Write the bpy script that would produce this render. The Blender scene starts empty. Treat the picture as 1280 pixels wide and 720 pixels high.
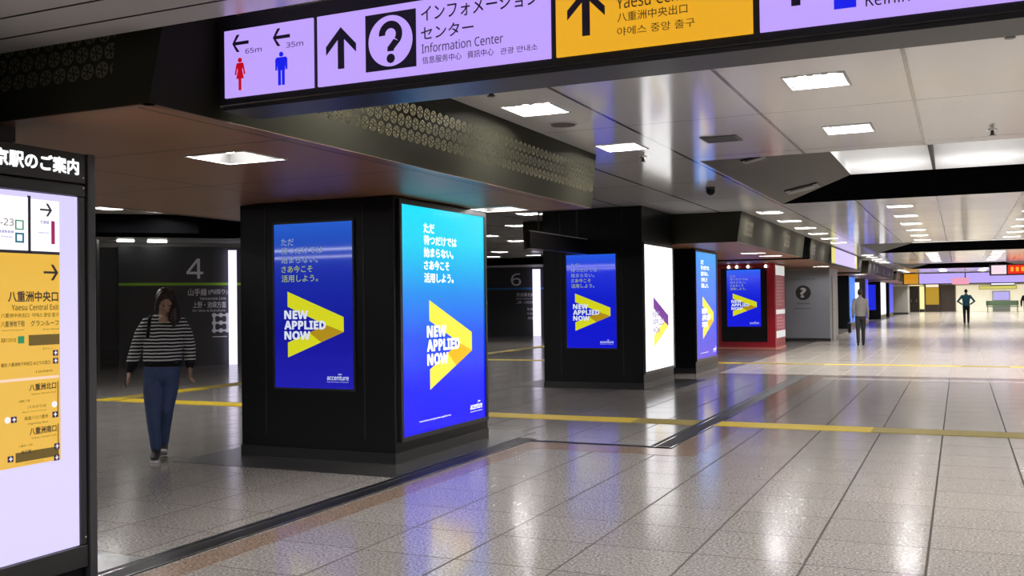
import bpy, bmesh, math, random
from mathutils import Vector, Matrix
random.seed(7)
PI = math.pi
S = bpy.context.scene
COL = S.collection

# ------------------------------------------------------------------ camera, world, exposure
CAM_H = 1.46
FPX = 1229.27
YAW, PITCH, ROLL = 0.42726641, 0.01377846, -0.01299183
cam = bpy.data.cameras.new('camera')
cam.sensor_width = 36.0
cam.lens = FPX * 36.0 / 1280.0
cam.clip_start, cam.clip_end = 0.05, 400
camo = bpy.data.objects.new('camera', cam)
COL.objects.link(camo)
_f = Vector((-math.sin(YAW) * math.cos(PITCH), math.cos(YAW) * math.cos(PITCH), math.sin(PITCH)))
_r = Vector((math.cos(YAW), math.sin(YAW), 0))
_u = _r.cross(_f)
_r2 = _r * math.cos(ROLL) + _u * math.sin(ROLL)
_u2 = -_r * math.sin(ROLL) + _u * math.cos(ROLL)
M4 = Matrix(((_r2.x, _u2.x, -_f.x, 0), (_r2.y, _u2.y, -_f.y, 0), (_r2.z, _u2.z, -_f.z, CAM_H), (0, 0, 0, 1)))
camo.matrix_world = M4
S.camera = camo

w = bpy.data.worlds.new('world')
S.world = w
w.use_nodes = True
w.node_tree.nodes['Background'].inputs[0].default_value = (0.9, 0.93, 1.0, 1)
w.node_tree.nodes['Background'].inputs[1].default_value = 0.05

S.view_settings.view_transform = 'Standard'
S.view_settings.look = 'None'
S.view_settings.exposure = 0.0
S.view_settings.gamma = 1.0
S.view_settings.use_curve_mapping = False
S.cycles.use_denoising = True
S.cycles.use_light_tree = True
S.cycles.max_bounces = 8
S.cycles.sample_clamp_indirect = 4.0
S.cycles.caustics_reflective = False
S.cycles.caustics_refractive = False
LAMP = 470.0          # strength of the lamps in the recessed ceiling lights
LAMP_WARM = 130.0      # the dimmer lamps under the timber soffits
SCREEN = 1.0         # lit display strength

# ------------------------------------------------------------------ materials
class NT:
    def __init__(s, name):
        s.m = bpy.data.materials.new(name)
        s.m.use_nodes = True
        s.t = s.m.node_tree
        s.b = s.t.nodes['Principled BSDF']
    def n(s, kind, **kw):
        x = s.t.nodes.new(kind)
        for k, v in kw.items(): setattr(x, k, v)
        return x
    def link(s, a, b): s.t.links.new(a, b)
    def put(s, sock, v):
        if hasattr(v, 'is_output') or isinstance(v, bpy.types.NodeSocket): s.link(v, sock)
        else: sock.default_value = v
    def math(s, op, a, b=None, c=None):
        x = s.n('ShaderNodeMath', operation=op)
        s.put(x.inputs[0], a)
        if b is not None: s.put(x.inputs[1], b)
        if c is not None: s.put(x.inputs[2], c)
        return x.outputs[0]
    def xyz(s):
        tc = s.n('ShaderNodeTexCoord')
        sp = s.n('ShaderNodeSeparateXYZ')
        s.link(tc.outputs['Object'], sp.inputs[0])
        return tc.outputs['Object'], sp.outputs[0], sp.outputs[1], sp.outputs[2]
    def noise(s, vec, scale, detail=2.0, rough=0.5):
        x = s.n('ShaderNodeTexNoise')
        s.link(vec, x.inputs['Vector'])
        x.inputs['Scale'].default_value = scale
        x.inputs['Detail'].default_value = detail
        x.inputs['Roughness'].default_value = rough
        return x.outputs[0]
    def mix(s, fac, a, b):
        x = s.n('ShaderNodeMix', data_type='RGBA')
        s.put(x.inputs[0], fac)
        for sock, v in ((x.inputs[6], a), (x.inputs[7], b)):
            if isinstance(v, (tuple, list)): sock.default_value = (*v[:3], 1)
            else: s.link(v, sock)
        return x.outputs[2]
    def ramp(s, fac, stops):
        x = s.n('ShaderNodeValToRGB')
        s.link(fac, x.inputs[0])
        e = x.color_ramp.elements
        while len(e) < len(stops): e.new(0.5)
        for el, (p, c) in zip(e, stops):
            el.position = p
            el.color = (*c, 1)
        return x.outputs[0]
    def bump(s, h, strength, dist=0.002):
        x = s.n('ShaderNodeBump')
        x.inputs['Strength'].default_value = strength
        x.inputs['Distance'].default_value = dist
        s.link(h, x.inputs['Height'])
        s.link(x.outputs[0], s.b.inputs['Normal'])

def lin(r, g, b):
    f = lambda c: (c / 255 / 12.92) if c / 255 <= 0.04045 else ((c / 255 + 0.055) / 1.055) ** 2.4
    return (f(r), f(g), f(b))

_cache = {}
def flat(name, col, rough=0.5, metal=0.0, spec=0.5, vary=0.06, scale=6.0):
    """painted or moulded surface with a little tonal unevenness"""
    if name in _cache: return _cache[name]
    t = NT(name)
    o, x, y, z = t.xyz()
    nz = t.noise(o, scale, 3)
    a = tuple(c * (1 - vary) for c in col); b = tuple(min(1, c * (1 + vary)) for c in col)
    t.put(t.b.inputs['Base Color'], t.mix(nz, a, b))
    t.b.inputs['Roughness'].default_value = rough
    t.b.inputs['Metallic'].default_value = metal
    t.b.inputs['Specular IOR Level'].default_value = spec
    _cache[name] = t.m
    return t.m

def glow(name, col, strength=1.0, base=0.0):
    if name in _cache: return _cache[name]
    t = NT(name)
    t.b.inputs['Base Color'].default_value = (base, base, base, 1)
    t.b.inputs['Roughness'].default_value = 0.4
    t.b.inputs['Emission Color'].default_value = (*col, 1)
    t.b.inputs['Emission Strength'].default_value = strength
    _cache[name] = t.m
    return t.m

def screen_mat(name, stops, height, strength, rough=0.08, spec=0.4):
    """display whose picture is a vertical colour blend, behind glossy glass"""
    t = NT(name)
    o, x, y, z = t.xyz()
    v = t.math('DIVIDE', z, height)
    c = t.ramp(v, stops)
    t.b.inputs['Base Color'].default_value = (0.005, 0.005, 0.006, 1)
    t.b.inputs['Roughness'].default_value = rough
    t.b.inputs['Specular IOR Level'].default_value = spec
    t.link(c, t.b.inputs['Emission Color'])
    t.b.inputs['Emission Strength'].default_value = strength
    return t.m

def grid_line(t, c, period, offset, width):
    """1 on the joint line, 0 elsewhere"""
    a = t.math('SUBTRACT', c, offset - period * 400)
    m = t.math('MODULO', a, period)
    d = t.math('MINIMUM', m, t.math('SUBTRACT', period, m))
    return t.math('LESS_THAN', d, width / 2)

def granite(name, cols, tile=True, rough=0.15, joint=(0.05, 0.042, 0.036)):
    t = NT(name)
    o, x, y, z = t.xyz()
    n1 = t.noise(o, 60.0, 2, 0.7)
    n2 = t.noise(o, 34.0, 3, 0.6)
    n3 = t.noise(o, 0.55, 2, 0.5)
    c = t.ramp(n1, [(0.32, cols[0]), (0.44, cols[1]), (0.58, cols[2]), (0.70, cols[3])])
    c = t.mix(t.math('MULTIPLY', n2, 0.35), c, cols[1])
    # gentle large patches of foot wear
    c = t.mix(t.math('MULTIPLY', t.math('SUBTRACT', n3, 0.35), 0.35), c, tuple(k * 0.72 for k in cols[1]))
    r = t.math('ADD', rough, t.math('MULTIPLY', t.math('SUBTRACT', n2, 0.5), 0.10))
    if tile:
        ix = t.math('FLOOR', t.math('DIVIDE', t.math('SUBTRACT', x, -0.19), 0.613))
        iy = t.math('FLOOR', t.math('DIVIDE', t.math('SUBTRACT', y, 5.58), 0.617))
        cb = t.n('ShaderNodeCombineXYZ')
        t.link(ix, cb.inputs[0]); t.link(iy, cb.inputs[1])
        wn = t.n('ShaderNodeTexWhiteNoise', noise_dimensions='3D')
        t.link(cb.outputs[0], wn.inputs['Vector'])
        c = t.mix(t.math('MULTIPLY', wn.outputs[0], 0.22), c, tuple(k * 0.62 for k in cols[1]))
        g = t.math('MAXIMUM', grid_line(t, x, 0.613, -0.19, 0.014), grid_line(t, y, 0.617, 5.58, 0.011))
        c = t.mix(t.math('MULTIPLY', g, 0.9), c, joint)
        t.link(t.math('MULTIPLY', 0.62, t.math('SUBTRACT', 1.0, t.math('MULTIPLY', g, 0.95))), t.b.inputs['Specular IOR Level'])
        r = t.math('ADD', r, t.math('MULTIPLY', g, 0.5))
        t.bump(t.math('MULTIPLY', g, -1.0), 0.3, 0.002)
    t.link(c, t.b.inputs['Base Color'])
    t.link(r, t.b.inputs['Roughness'])
    if not tile: t.b.inputs['Specular IOR Level'].default_value = 0.5
    return t.m

M = {}
M['floor'] = granite('polished_granite', [(0.050, 0.044, 0.039), (0.225, 0.207, 0.191), (0.325, 0.300, 0.278), (0.57, 0.535, 0.505)])
M['floor_brown'] = granite('brown_granite', [(0.07, 0.045, 0.03), (0.19, 0.135, 0.10), (0.26, 0.185, 0.14), (0.36, 0.27, 0.22)], False)
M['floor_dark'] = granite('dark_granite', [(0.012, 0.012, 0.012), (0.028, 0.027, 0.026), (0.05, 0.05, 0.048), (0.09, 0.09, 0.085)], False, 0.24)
M['floor_light'] = granite('pale_granite', [(0.2, 0.17, 0.15), (0.48, 0.43, 0.39), (0.58, 0.53, 0.49), (0.7, 0.66, 0.6)], False)
M['black'] = flat('black_laminate', (0.006, 0.006, 0.0075), 0.28, 0, 0.22)
M['black_trim'] = flat('black_trim', (0.016, 0.016, 0.018), 0.3, 0.0, 0.5)
M['dark_metal'] = flat('dark_metal', (0.05, 0.05, 0.055), 0.35, 0.6)
M['rubber'] = flat('black_rubber', (0.008, 0.008, 0.009), 0.45, 0, 0.12)
M['steel'] = flat('polished_steel', (0.75, 0.75, 0.77), 0.12, 1.0)
M['beam_dark'] = flat('dark_beam_paint', (0.008, 0.008, 0.009), 0.6, 0, 0.1)
M['header_black'] = flat('header_black', (0.0035, 0.0035, 0.004), 0.9, 0, 0.0)
M['beam_grey'] = flat('grey_beam_paint', (0.062, 0.058, 0.051), 0.55, 0, 0.25)
M['white_paint'] = flat('white_paint', (0.62, 0.62, 0.62), 0.35)
M['reflector'] = flat('white_reflector', (0.10, 0.10, 0.10), 0.35)
M['grey_wall'] = flat('grey_wall', (0.10, 0.10, 0.10), 0.45)
M['charcoal_wall'] = flat('charcoal_wall', (0.032, 0.033, 0.037), 0.35)
M['booth'] = flat('booth_white', (0.20, 0.21, 0.245), 0.4)
M['red'] = flat('red_lacquer', (0.34, 0.010, 0.022), 0.3)
M['lamp'] = glow('lamp', (1.0, 0.975, 0.965), LAMP)
M['lamp_warm'] = glow('lamp_soffit', (1.0, 0.96, 0.92), LAMP_WARM)
M['white_light'] = glow('white_light_panel', lin(235, 228, 255), 1.3)

def ceiling_mat():
    t = NT('ceiling_panels')
    o, x, y, z = t.xyz()
    n1 = t.noise(o, 0.8, 2)
    c = t.mix(n1, (0.80, 0.79, 0.79), (0.87, 0.86, 0.86))
    g = t.math('MAXIMUM', grid_line(t, x, 1.187, -0.30, 0.03), t.math('MULTIPLY', grid_line(t, y, 2.22, 8.33, 0.014), 0.75))
    c = t.mix(g, c, (0.10, 0.098, 0.095))
    t.link(c, t.b.inputs['Base Color'])
    t.put(t.b.inputs['Roughness'], t.math('ADD', 0.09, t.math('MULTIPLY', n1, 0.05)))
    t.b.inputs['Metallic'].default_value = 0.0
    t.b.inputs['Specular IOR Level'].default_value = 0.95
    return t.m
M['ceiling'] = ceiling_mat()

def low_ceiling_mat():
    t = NT('low_ceiling_panels')
    o, x, y, z = t.xyz()
    g = grid_line(t, y, 0.24, 3.37, 0.018)
    c = t.mix(g, (0.70, 0.69, 0.69), (0.04, 0.04, 0.04))
    t.link(c, t.b.inputs['Base Color'])
    t.b.inputs['Roughness'].default_value = 0.22
    t.b.inputs['Metallic'].default_value = 0.3
    return t.m
M['low_ceiling'] = low_ceiling_mat()

def soffit_mat():
    t = NT('timber_soffit')
    o, x, y, z = t.xyz()
    mp = t.n('ShaderNodeMapping')
    mp.inputs['Scale'].default_value = (9.0, 0.7, 1)
    t.link(o, mp.inputs[0])
    nz = t.noise(mp.outputs[0], 5.0, 4, 0.6)
    c = t.mix(nz, (0.22, 0.100, 0.048), (0.33, 0.158, 0.080))
    g = t.math('MAXIMUM', grid_line(t, y, 1.55, 4.75, 0.02), grid_line(t, x, 1.95, -5.62, 0.02))
    c = t.mix(g, c, (0.02, 0.012, 0.008))
    t.link(c, t.b.inputs['Base Color'])
    t.b.inputs['Roughness'].default_value = 0.42
    t.b.inputs['Specular IOR Level'].default_value = 0.45
    return t.m
M['soffit'] = soffit_mat()

def fascia_mat(name, along_y):
    """dark olive metal with three staggered rows of pale lace-like metal roundels"""
    t = NT(name)
    o, x, y, z = t.xyz()
    a = y if along_y else x
    P, Q = 0.098, 0.092
    b = t.math('DIVIDE', t.math('SUBTRACT', z, 2.595), Q)
    row = t.math('FLOOR', b)
    sh = t.math('MULTIPLY', t.math('MODULO', t.math('ADD', row, 10.0), 2.0), 0.5)
    du = t.math('MULTIPLY', t.math('SUBTRACT', t.math('FRACT', t.math('ADD', t.math('DIVIDE', a, P), sh)), 0.5), P)
    dv = t.math('MULTIPLY', t.math('SUBTRACT', t.math('FRACT', b), 0.5), Q)
    r = t.math('SQRT', t.math('ADD', t.math('MULTIPLY', du, du), t.math('MULTIPLY', dv, dv)))
    disc = t.math('LESS_THAN', r, 0.041)
    ring = t.math('GREATER_THAN', r, 0.034)
    ok = t.math('MULTIPLY', t.math('GREATER_THAN', row, -0.5), t.math('LESS_THAN', row, 2.5))
    if along_y:
        near = t.math('MULTIPLY', t.math('GREATER_THAN', y, 4.9), t.math('LESS_THAN', y, 12.0))
        far = t.math('MULTIPLY', t.math('GREATER_THAN', y, 12.0), t.math('LESS_THAN', t.math('FRACT', t.math('DIVIDE', t.math('SUBTRACT', y, 17.9), 4.4)), 0.16))
        ok = t.math('MULTIPLY', ok, t.math('ADD', near, far))
    else: ok = t.math('MULTIPLY', t.math('MULTIPLY', ok, t.math('LESS_THAN', x, -3.8)), t.math('MULTIPLY', t.math('LESS_THAN', y, 10.0), 0.25))
    ang = t.math('ARCTAN2', dv, du)
    petals = t.math('GREATER_THAN', t.math('SINE', t.math('MULTIPLY', ang, 6.0)), -0.2)
    inner = t.math('MAXIMUM', ring, t.math('MULTIPLY', petals, t.math('GREATER_THAN', r, 0.010)))
    k = t.math('MULTIPLY', t.math('MULTIPLY', disc, ok), inner)
    nz = t.noise(o, 1.2, 2)
    base = t.mix(nz, (0.021, 0.021, 0.015), (0.030, 0.029, 0.021))
    t.link(t.mix(k, base, (0.40, 0.40, 0.27)), t.b.inputs['Base Color'])
    t.link(t.math('ADD', 0.40, t.math('MULTIPLY', k, -0.23)), t.b.inputs['Roughness'])
    t.link(t.math('ADD', 0.015, t.math('MULTIPLY', k, 0.4)), t.b.inputs['Specular IOR Level'])
    t.link(t.math('MULTIPLY', k, 1.0), t.b.inputs['Metallic'])
    t.bump(k, 0.25, 0.002)
    return t.m
M['fascia_side'] = fascia_mat('bulkhead_fascia_along', True)
M['fascia_front'] = fascia_mat('bulkhead_fascia_across', False)

def tactile_mat():
    t = NT('tactile_yellow')
    o, x, y, z = t.xyz()
    cb = t.n('ShaderNodeCombineXYZ')
    t.link(t.math('FLOOR', t.math('DIVIDE', x, 0.9)), cb.inputs[0])
    t.link(t.math('FLOOR', t.math('DIVIDE', y, 0.9)), cb.inputs[1])
    wn = t.n('ShaderNodeTexWhiteNoise', noise_dimensions='3D')
    t.link(cb.outputs[0], wn.inputs['Vector'])
    c = t.mix(t.math('GREATER_THAN', wn.outputs[0], 0.55), (0.52, 0.37, 0.02), (0.24, 0.18, 0.03))
    t.link(c, t.b.inputs['Base Color'])
    t.b.inputs['Roughness'].default_value = 0.55
    t.b.inputs['Specular IOR Level'].default_value = 0.15
    d = t.math('MULTIPLY', t.math('SINE', t.math('MULTIPLY', x, 2 * PI / 0.06)), t.math('SINE', t.math('MULTIPLY', y, 2 * PI / 0.06)))
    t.bump(t.math('MAXIMUM', d, 0.0), 0.35, 0.004)
    return t.m
M['tactile'] = tactile_mat()

# ------------------------------------------------------------------ mesh helpers
def add_box(bm, x0, y0, z0, x1, y1, z1):
    v = [bm.verts.new(p) for p in ((x0, y0, z0), (x1, y0, z0), (x1, y1, z0), (x0, y1, z0), (x0, y0, z1), (x1, y0, z1), (x1, y1, z1), (x0, y1, z1))]
    for f in ((0, 3, 2, 1), (4, 5, 6, 7), (0, 1, 5, 4), (1, 2, 6, 5), (2, 3, 7, 6), (3, 0, 4, 7)):
        bm.faces.new([v[i] for i in f])
    return v

def add_quad(bm, a, b, c, d):
    return bm.faces.new([bm.verts.new(p) for p in (a, b, c, d)])

def add_prism(bm, pts, y0, y1):
    """polygon in local x/z pushed from y0 (front) to y1"""
    f = [bm.verts.new((p[0], y0, p[1])) for p in pts]
    k = [bm.verts.new((p[0], y1, p[1])) for p in pts]
    n = len(pts)
    bm.faces.new(f); bm.faces.new(k[::-1])
    for i in range(n):
        j = (i + 1) % n
        bm.faces.new((f[i], k[i], k[j], f[j]))

def add_disc(bm, cx, cz, r, y0, y1, n=28):
    add_prism(bm, [(cx + r * math.cos(2 * PI * i / n), cz + r * math.sin(2 * PI * i / n)) for i in range(n)], y0, y1)

def add_cyl(bm, p0, p1, r0, r1, n=14):
    p0, p1 = Vector(p0), Vector(p1)
    d = (p1 - p0).normalized()
    a = d.orthogonal().normalized(); b = d.cross(a)
    A = [bm.verts.new(p0 + (a * math.cos(2 * PI * i / n) + b * math.sin(2 * PI * i / n)) * r0) for i in range(n)]
    B = [bm.verts.new(p1 + (a * math.cos(2 * PI * i / n) + b * math.sin(2 * PI * i / n)) * r1) for i in range(n)]
    bm.faces.new(A[::-1]); bm.faces.new(B)
    for i in range(n):
        bm.faces.new((A[i], A[(i + 1) % n], B[(i + 1) % n], B[i]))

def obj(name, bm, mat, parent=None, smooth=False, bevel=0.0, recalc=True):
    me = bpy.data.meshes.new(name)
    if recalc: bmesh.ops.recalc_face_normals(bm, faces=bm.faces[:])
    bm.to_mesh(me); bm.free()
    mats = mat if isinstance(mat, (list, tuple)) else [mat]
    for m in mats: me.materials.append(m)
    if smooth:
        for p in me.polygons: p.use_smooth = True
    o = bpy.data.objects.new(name, me)
    COL.objects.link(o)
    if parent: o.parent = parent
    if bevel:
        b = o.modifiers.new('bevel', 'BEVEL'); b.width = bevel; b.segments = 2; b.limit_method = 'ANGLE'
    return o

def thing(name, label, cat, loc=(0, 0, 0), rz=0.0, group=None):
    o = bpy.data.objects.new(name, None)
    o.empty_display_size = 0.1
    COL.objects.link(o)
    o.location = loc; o.rotation_euler = (0, 0, rz)
    return tag(o, label, cat, group)

def tag(o, label, cat, group=None):
    o['kind'] = 'thing'
    o['label'] = label; o['category'] = cat
    if group: o['group'] = group
    return o

def struct(name, bm, mat, parent=None, label=None, cat=None, **kw):
    o = obj(name, bm, mat, parent, **kw)
    o['kind'] = 'structure'
    if label and not parent: o['label'] = label; o['category'] = cat or name.split('_')[0]
    return o

def B(*a):
    bm = bmesh.new(); add_box(bm, *a); return bm

def copy_tree(o, parent=None):
    c = o.copy(); COL.objects.link(c)
    if parent: c.parent = parent
    for ch in list(o.children): copy_tree(ch, c)
    return c

_glyphs = {}
def text_bm(bm, s, box, y, weight=0.0, fit=True, align='L'):
    """lettering laid in the local x/z plane at depth y, fitted to box (x0, z0, x1, z1)"""
    if s not in _glyphs:
        cu = bpy.data.curves.new('lettering', 'FONT')
        cu.body = s
        cu.resolution_u = 3
        o = bpy.data.objects.new('lettering', cu)
        COL.objects.link(o)
        bpy.context.view_layer.update()
        me = bpy.data.meshes.new_from_object(o.evaluated_get(bpy.context.evaluated_depsgraph_get()))
        bpy.data.objects.remove(o); bpy.data.curves.remove(cu)
        _glyphs[s] = ([(v.co.x, v.co.y) for v in me.vertices], [tuple(p.vertices) for p in me.polygons])
        bpy.data.meshes.remove(me)
    vs, ps = _glyphs[s]
    if not vs: return
    ax, bx = min(v[0] for v in vs), max(v[0] for v in vs)
    az, bz = min(v[1] for v in vs), max(v[1] for v in vs)
    x0, z0, x1, z1 = box
    sx = (x1 - x0) / (bx - ax); sz = (z1 - z0) / (bz - az)
    if not fit:
        sx = min(sx, sz); sz = sx
    idx = [bm.verts.new((x0 + (v[0] - ax) * sx, y, z0 + (v[1] - az) * sz)) for v in vs]
    for p in ps:
        try: bm.faces.new([idx[i] for i in p])
        except ValueError: pass

def latin(s, bold=False):
    """upright sans letters and figures, as station signs use"""
    up, lo, dg = (0x1D5D4, 0x1D5EE, 0x1D7EC) if bold else (0x1D5A0, 0x1D5BA, 0x1D7E2)
    r = ''
    for ch in s:
        if 'A' <= ch <= 'Z': r += chr(up + ord(ch) - 65)
        elif 'a' <= ch <= 'z': r += chr(lo + ord(ch) - 97)
        elif '0' <= ch <= '9': r += chr(dg + ord(ch) - 48)
        else: r += ch
    return r

def text(name, lines, mat, parent, y=-0.004, weight=0.0, fit=True, label=None):
    """one mesh per line; lines: list of (string, (x0, z0, x1, z1)); weight thickens the strokes, as a share of the height"""
    o = None
    for s, box in lines:
        s = latin(s, weight >= 0.04)
        bm = bmesh.new()
        d = weight * (box[3] - box[1]) * 0.8
        offs = [(0, 0)] if d <= 0 else [(d * math.cos(2 * PI * i / 8), d * math.sin(2 * PI * i / 8)) for i in range(8)]
        for k, (dx, dz) in enumerate(offs):
            text_bm(bm, s, (box[0] + d + dx, box[1] + d + dz, box[2] - d + dx, box[3] - d + dz), y - 0.00002 * k, 0.0, fit)
        o = obj(name, bm, mat, parent, recalc=False)
        if label: o['label'] = label
    return o

def poly(name, polys, mat, parent, y0=-0.004, y1=-0.001, label=None):
    """one flat raised shape per polygon"""
    for p in polys:
        bm = bmesh.new()
        add_prism(bm, p, y0, y1)
        o = obj(name, bm, mat, parent)
        if label: o['label'] = label
    return o

def rect(x0, z0, x1, z1): return [(x0, z0), (x1, z0), (x1, z1), (x0, z1)]

# ------------------------------------------------------------------ floor
struct('floor', B(-30, -8, -0.2, 9, 125, 0.0), M['floor'])
M['floor_cream'] = granite('cream_granite', [(0.22, 0.19, 0.15), (0.50, 0.455, 0.385), (0.60, 0.555, 0.48), (0.74, 0.70, 0.62)], True, 0.17, (0.30, 0.27, 0.23))
struct('floor_hall', B(-4.35, 19.25, 0.0003, 7.5, 100.3, 0.0018), M['floor_cream'])
def inlay(name, x0, y0, x1, y1, mat, h=0.003):
    return struct(name, B(x0, y0, 0.0005, x1, y1, h), mat)
nt = [0]
def trim(x0, y0, x1, y1, mat, h=0.003):
    nt[0] += 1
    return inlay('trim_%d' % nt[0], x0, y0, x1, y1, mat, h)
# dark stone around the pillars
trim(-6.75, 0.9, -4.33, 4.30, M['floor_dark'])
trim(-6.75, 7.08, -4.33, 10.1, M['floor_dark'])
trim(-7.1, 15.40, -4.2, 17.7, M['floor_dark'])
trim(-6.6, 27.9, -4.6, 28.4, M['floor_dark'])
# brown border tiles along the shutter track
trim(-4.08, -4, -3.86, 9.38, M['floor_brown'], 0.002)
trim(-4.08, 8.98, -2.55, 9.38, M['floor_brown'], 0.0025)
trim(-2.58, 8.98, -2.28, 19.0, M['floor_brown'], 0.0022)
# pale and dark bands where the floor pattern changes
trim(-2.3, 18.3, 6.0, 18.6, M['floor_light'], 0.002)
trim(-4.6, 19.0, 6.0, 19.25, M['floor_brown'], 0.002)
# shutter track: black rubber channel with steel edges
def track(pts, wdt, name_i):
    nt[0] += 1
    x0, y0, x1, y1 = pts
    r = struct('trim_%d' % nt[0], B(x0, y0, 0.0005, x1, y1, 0.006), M['rubber'])
    bm = bmesh.new()
    if y1 - y0 > x1 - x0:
        for e in (x0 + 0.055, x1 - 0.013): add_box(bm, e, y0, 0.001, e + 0.013, y1, 0.009)
    else:
        for e in (y0 + 0.035,): add_box(bm, x0, e, 0.001, x1, e + 0.013, 0.009)
    o = obj('edge_strip', bm, M['steel'], r)
    o['label'] = 'polished steel edge strip'
track((-4.32, -4, -4.11, 9.60), .21, 1)
track((-4.32, 9.42, -2.60, 9.50), .08, 2)
track((-2.83, 9.42, -2.60, 19.05), .2, 3)

def tactile(x0, y0, x1, y1, label):
    o = obj('tactile_paving_strip', B(x0, y0, 0.0005, x1, y1, 0.005), M['tactile'])
    tag(o, label, 'tactile paving', 'yellow tactile paving strips')
tactile(-11.9, 11.26, -2.83, 11.68, 'yellow tactile paving strip crossing the floor between the two nearest black pillars')
tactile(-2.6, 11.26, 6.5, 11.68, 'yellow and olive tactile paving strip crossing the open floor right of the floor track')
tactile(-11.95, 22.2, 7.0, 22.55, 'yellow tactile paving strip crossing the floor in front of the red pillar')
tactile(-12.4, 11.26, -12.0, 30.0, 'yellow tactile paving strip running lengthwise past the entrance marked 4')
tactile(-14.3, 24.0, -12.45, 24.3, 'short yellow tactile paving strip on the floor before the entrance marked 6')

# ------------------------------------------------------------------ ceiling
ZC = 3.0
COFF = [(10.85, 16.5), (30.3, 37.0), (50.0, 59.8)]
CX0, CX1 = -2.62, 3.3
def holed(bm, x0, y0, x1, y1, z, holes, flip=False):
    """flat sheet with rectangular openings, facing down"""
    xs = sorted({x0, x1, *[max(x0, min(x1, v)) for h in holes for v in (h[0], h[2])]})
    ys = sorted({y0, y1, *[max(y0, min(y1, v)) for h in holes for v in (h[1], h[3])]})
    V_ = {}
    def vt(i, j):
        if (i, j) not in V_: V_[i, j] = bm.verts.new((xs[i], ys[j], z))
        return V_[i, j]
    for i in range(len(xs) - 1):
        for j in range(len(ys) - 1):
            cx, cy = (xs[i] + xs[i + 1]) / 2, (ys[j] + ys[j + 1]) / 2
            if any(h[0] < cx < h[2] and h[1] < cy < h[3] for h in holes): continue
            bm.faces.new((vt(i, j), vt(i, j + 1), vt(i + 1, j + 1), vt(i + 1, j)))
LW_, LD_ = .43, .46
ROWS = {-3.07: 'the row beside the bulkheads', -.9: 'the middle row', 1.27: 'the row right of the middle', 3.44: 'the fourth row', 5.6: 'the added right-wall row'}  # last row is added outside the view to brighten the hall
ZONES = [([5.03, 7.25, 9.45], 'before the nearest ceiling well'), ([17.95 + 2.2 * i for i in range(6)], 'between the nearest wells'),
         ([38.4 + 2.2 * i for i in range(5)], 'past the second well'), ([61.2 + 2.2 * i for i in range(17) if i != 4], 'past the farthest well')]
SIDE_LIGHTS = [(-6.84, 15.84, 'recessed white ceiling light beside the dark hanging box of the second pillar'), (-8.12, 18.2, 'recessed white ceiling light just beyond the hanging box'),
    (-10.0, 20.6, 'small recessed ceiling light above the entrance marked 6, nearest the cyan poster'), (-10.2, 22.74, 'small recessed ceiling light above the entrance marked 6, next beyond the nearest'),
    (-12.93, 27.5, 'small recessed ceiling light above the entrance marked 6, third away'), (-12.95, 30.2, 'small recessed ceiling light over the 6, close to the dark header'),
    (-14.5, 30.3, 'small recessed ceiling light over the dark header beside the cyan poster'),
    (-12.05, 11.35, 'recessed ceiling light glowing over the dark header left of the 4'), (-11.78, 12.15, 'recessed ceiling light glowing over the bend of the dark header')]
SIDE_LIGHTS += [(-9.3, y, 'added unseen light over the side aisle behind the bulkhead, %s from the guide board' % n) for y, n in ((5.0, 'first'), (7.25, 'second'), (9.5, 'third'), (11.7, 'fourth'))]  # hidden lamps added to brighten the side aisle
SIDE_LIGHTS += [(-11.4, y, 'added unseen light over the outer side aisle, %s from the guide board' % n) for y, n in ((5.0, 'first'), (7.25, 'second'))]  # more unseen lamps, added for the same aisle
SOFFIT_LIGHTS = [(-4.36, 5.18, 0, 'square white light in the timber soffit below the lilac toilet sign'), (-4.42, 9.40, 0, 'white light in the timber soffit above the cyan poster corner'),
    (-4.13, 21.9, 1, 'white light in the timber soffit just past the blue poster of the third pillar'), (-4.05, 23.6, 1, 'white light in the timber soffit before the red pillar'),
    (-4.05, 33.0, 2, 'white light in the timber soffit above the booth'), (-4.05, 46.3, 3, 'small white soffit light before the far black pillar')]
def hole(x, y, wx=LW_, wy=LD_): return (x - wx / 2 + .012, y - wy / 2 + .012, x + wx / 2 - .012, y + wy / 2 - .012)
bm = bmesh.new()
hl = [(CX0, a, CX1, b) for a, b in COFF] + [hole(5.6, y) for y in ()] + [hole(x, y) for x in ROWS for ys, _ in ZONES for y in ys] + [hole(x, y) for x, y, _ in SIDE_LIGHTS]
holed(bm, -24, 3.58, 9, 125, ZC, hl)
struct('ceiling', bm, M['ceiling'], recalc=False)
# lower ceiling nearer than the hanging sign, with its dropped edge
bm = bmesh.new()
holed(bm, -24, -8, 9, 3.56, 2.79, [hole(x, y) for x in (-3.07, -.9, 1.27) for y in (1.2, -1.2, -3.6)])
add_quad(bm, (-24, 3.56, 2.79), (-24, 3.56, 3.02), (9, 3.56, 3.02), (9, 3.56, 2.79))
struct('ceiling_lower', bm, M['low_ceiling'], recalc=False)

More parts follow.
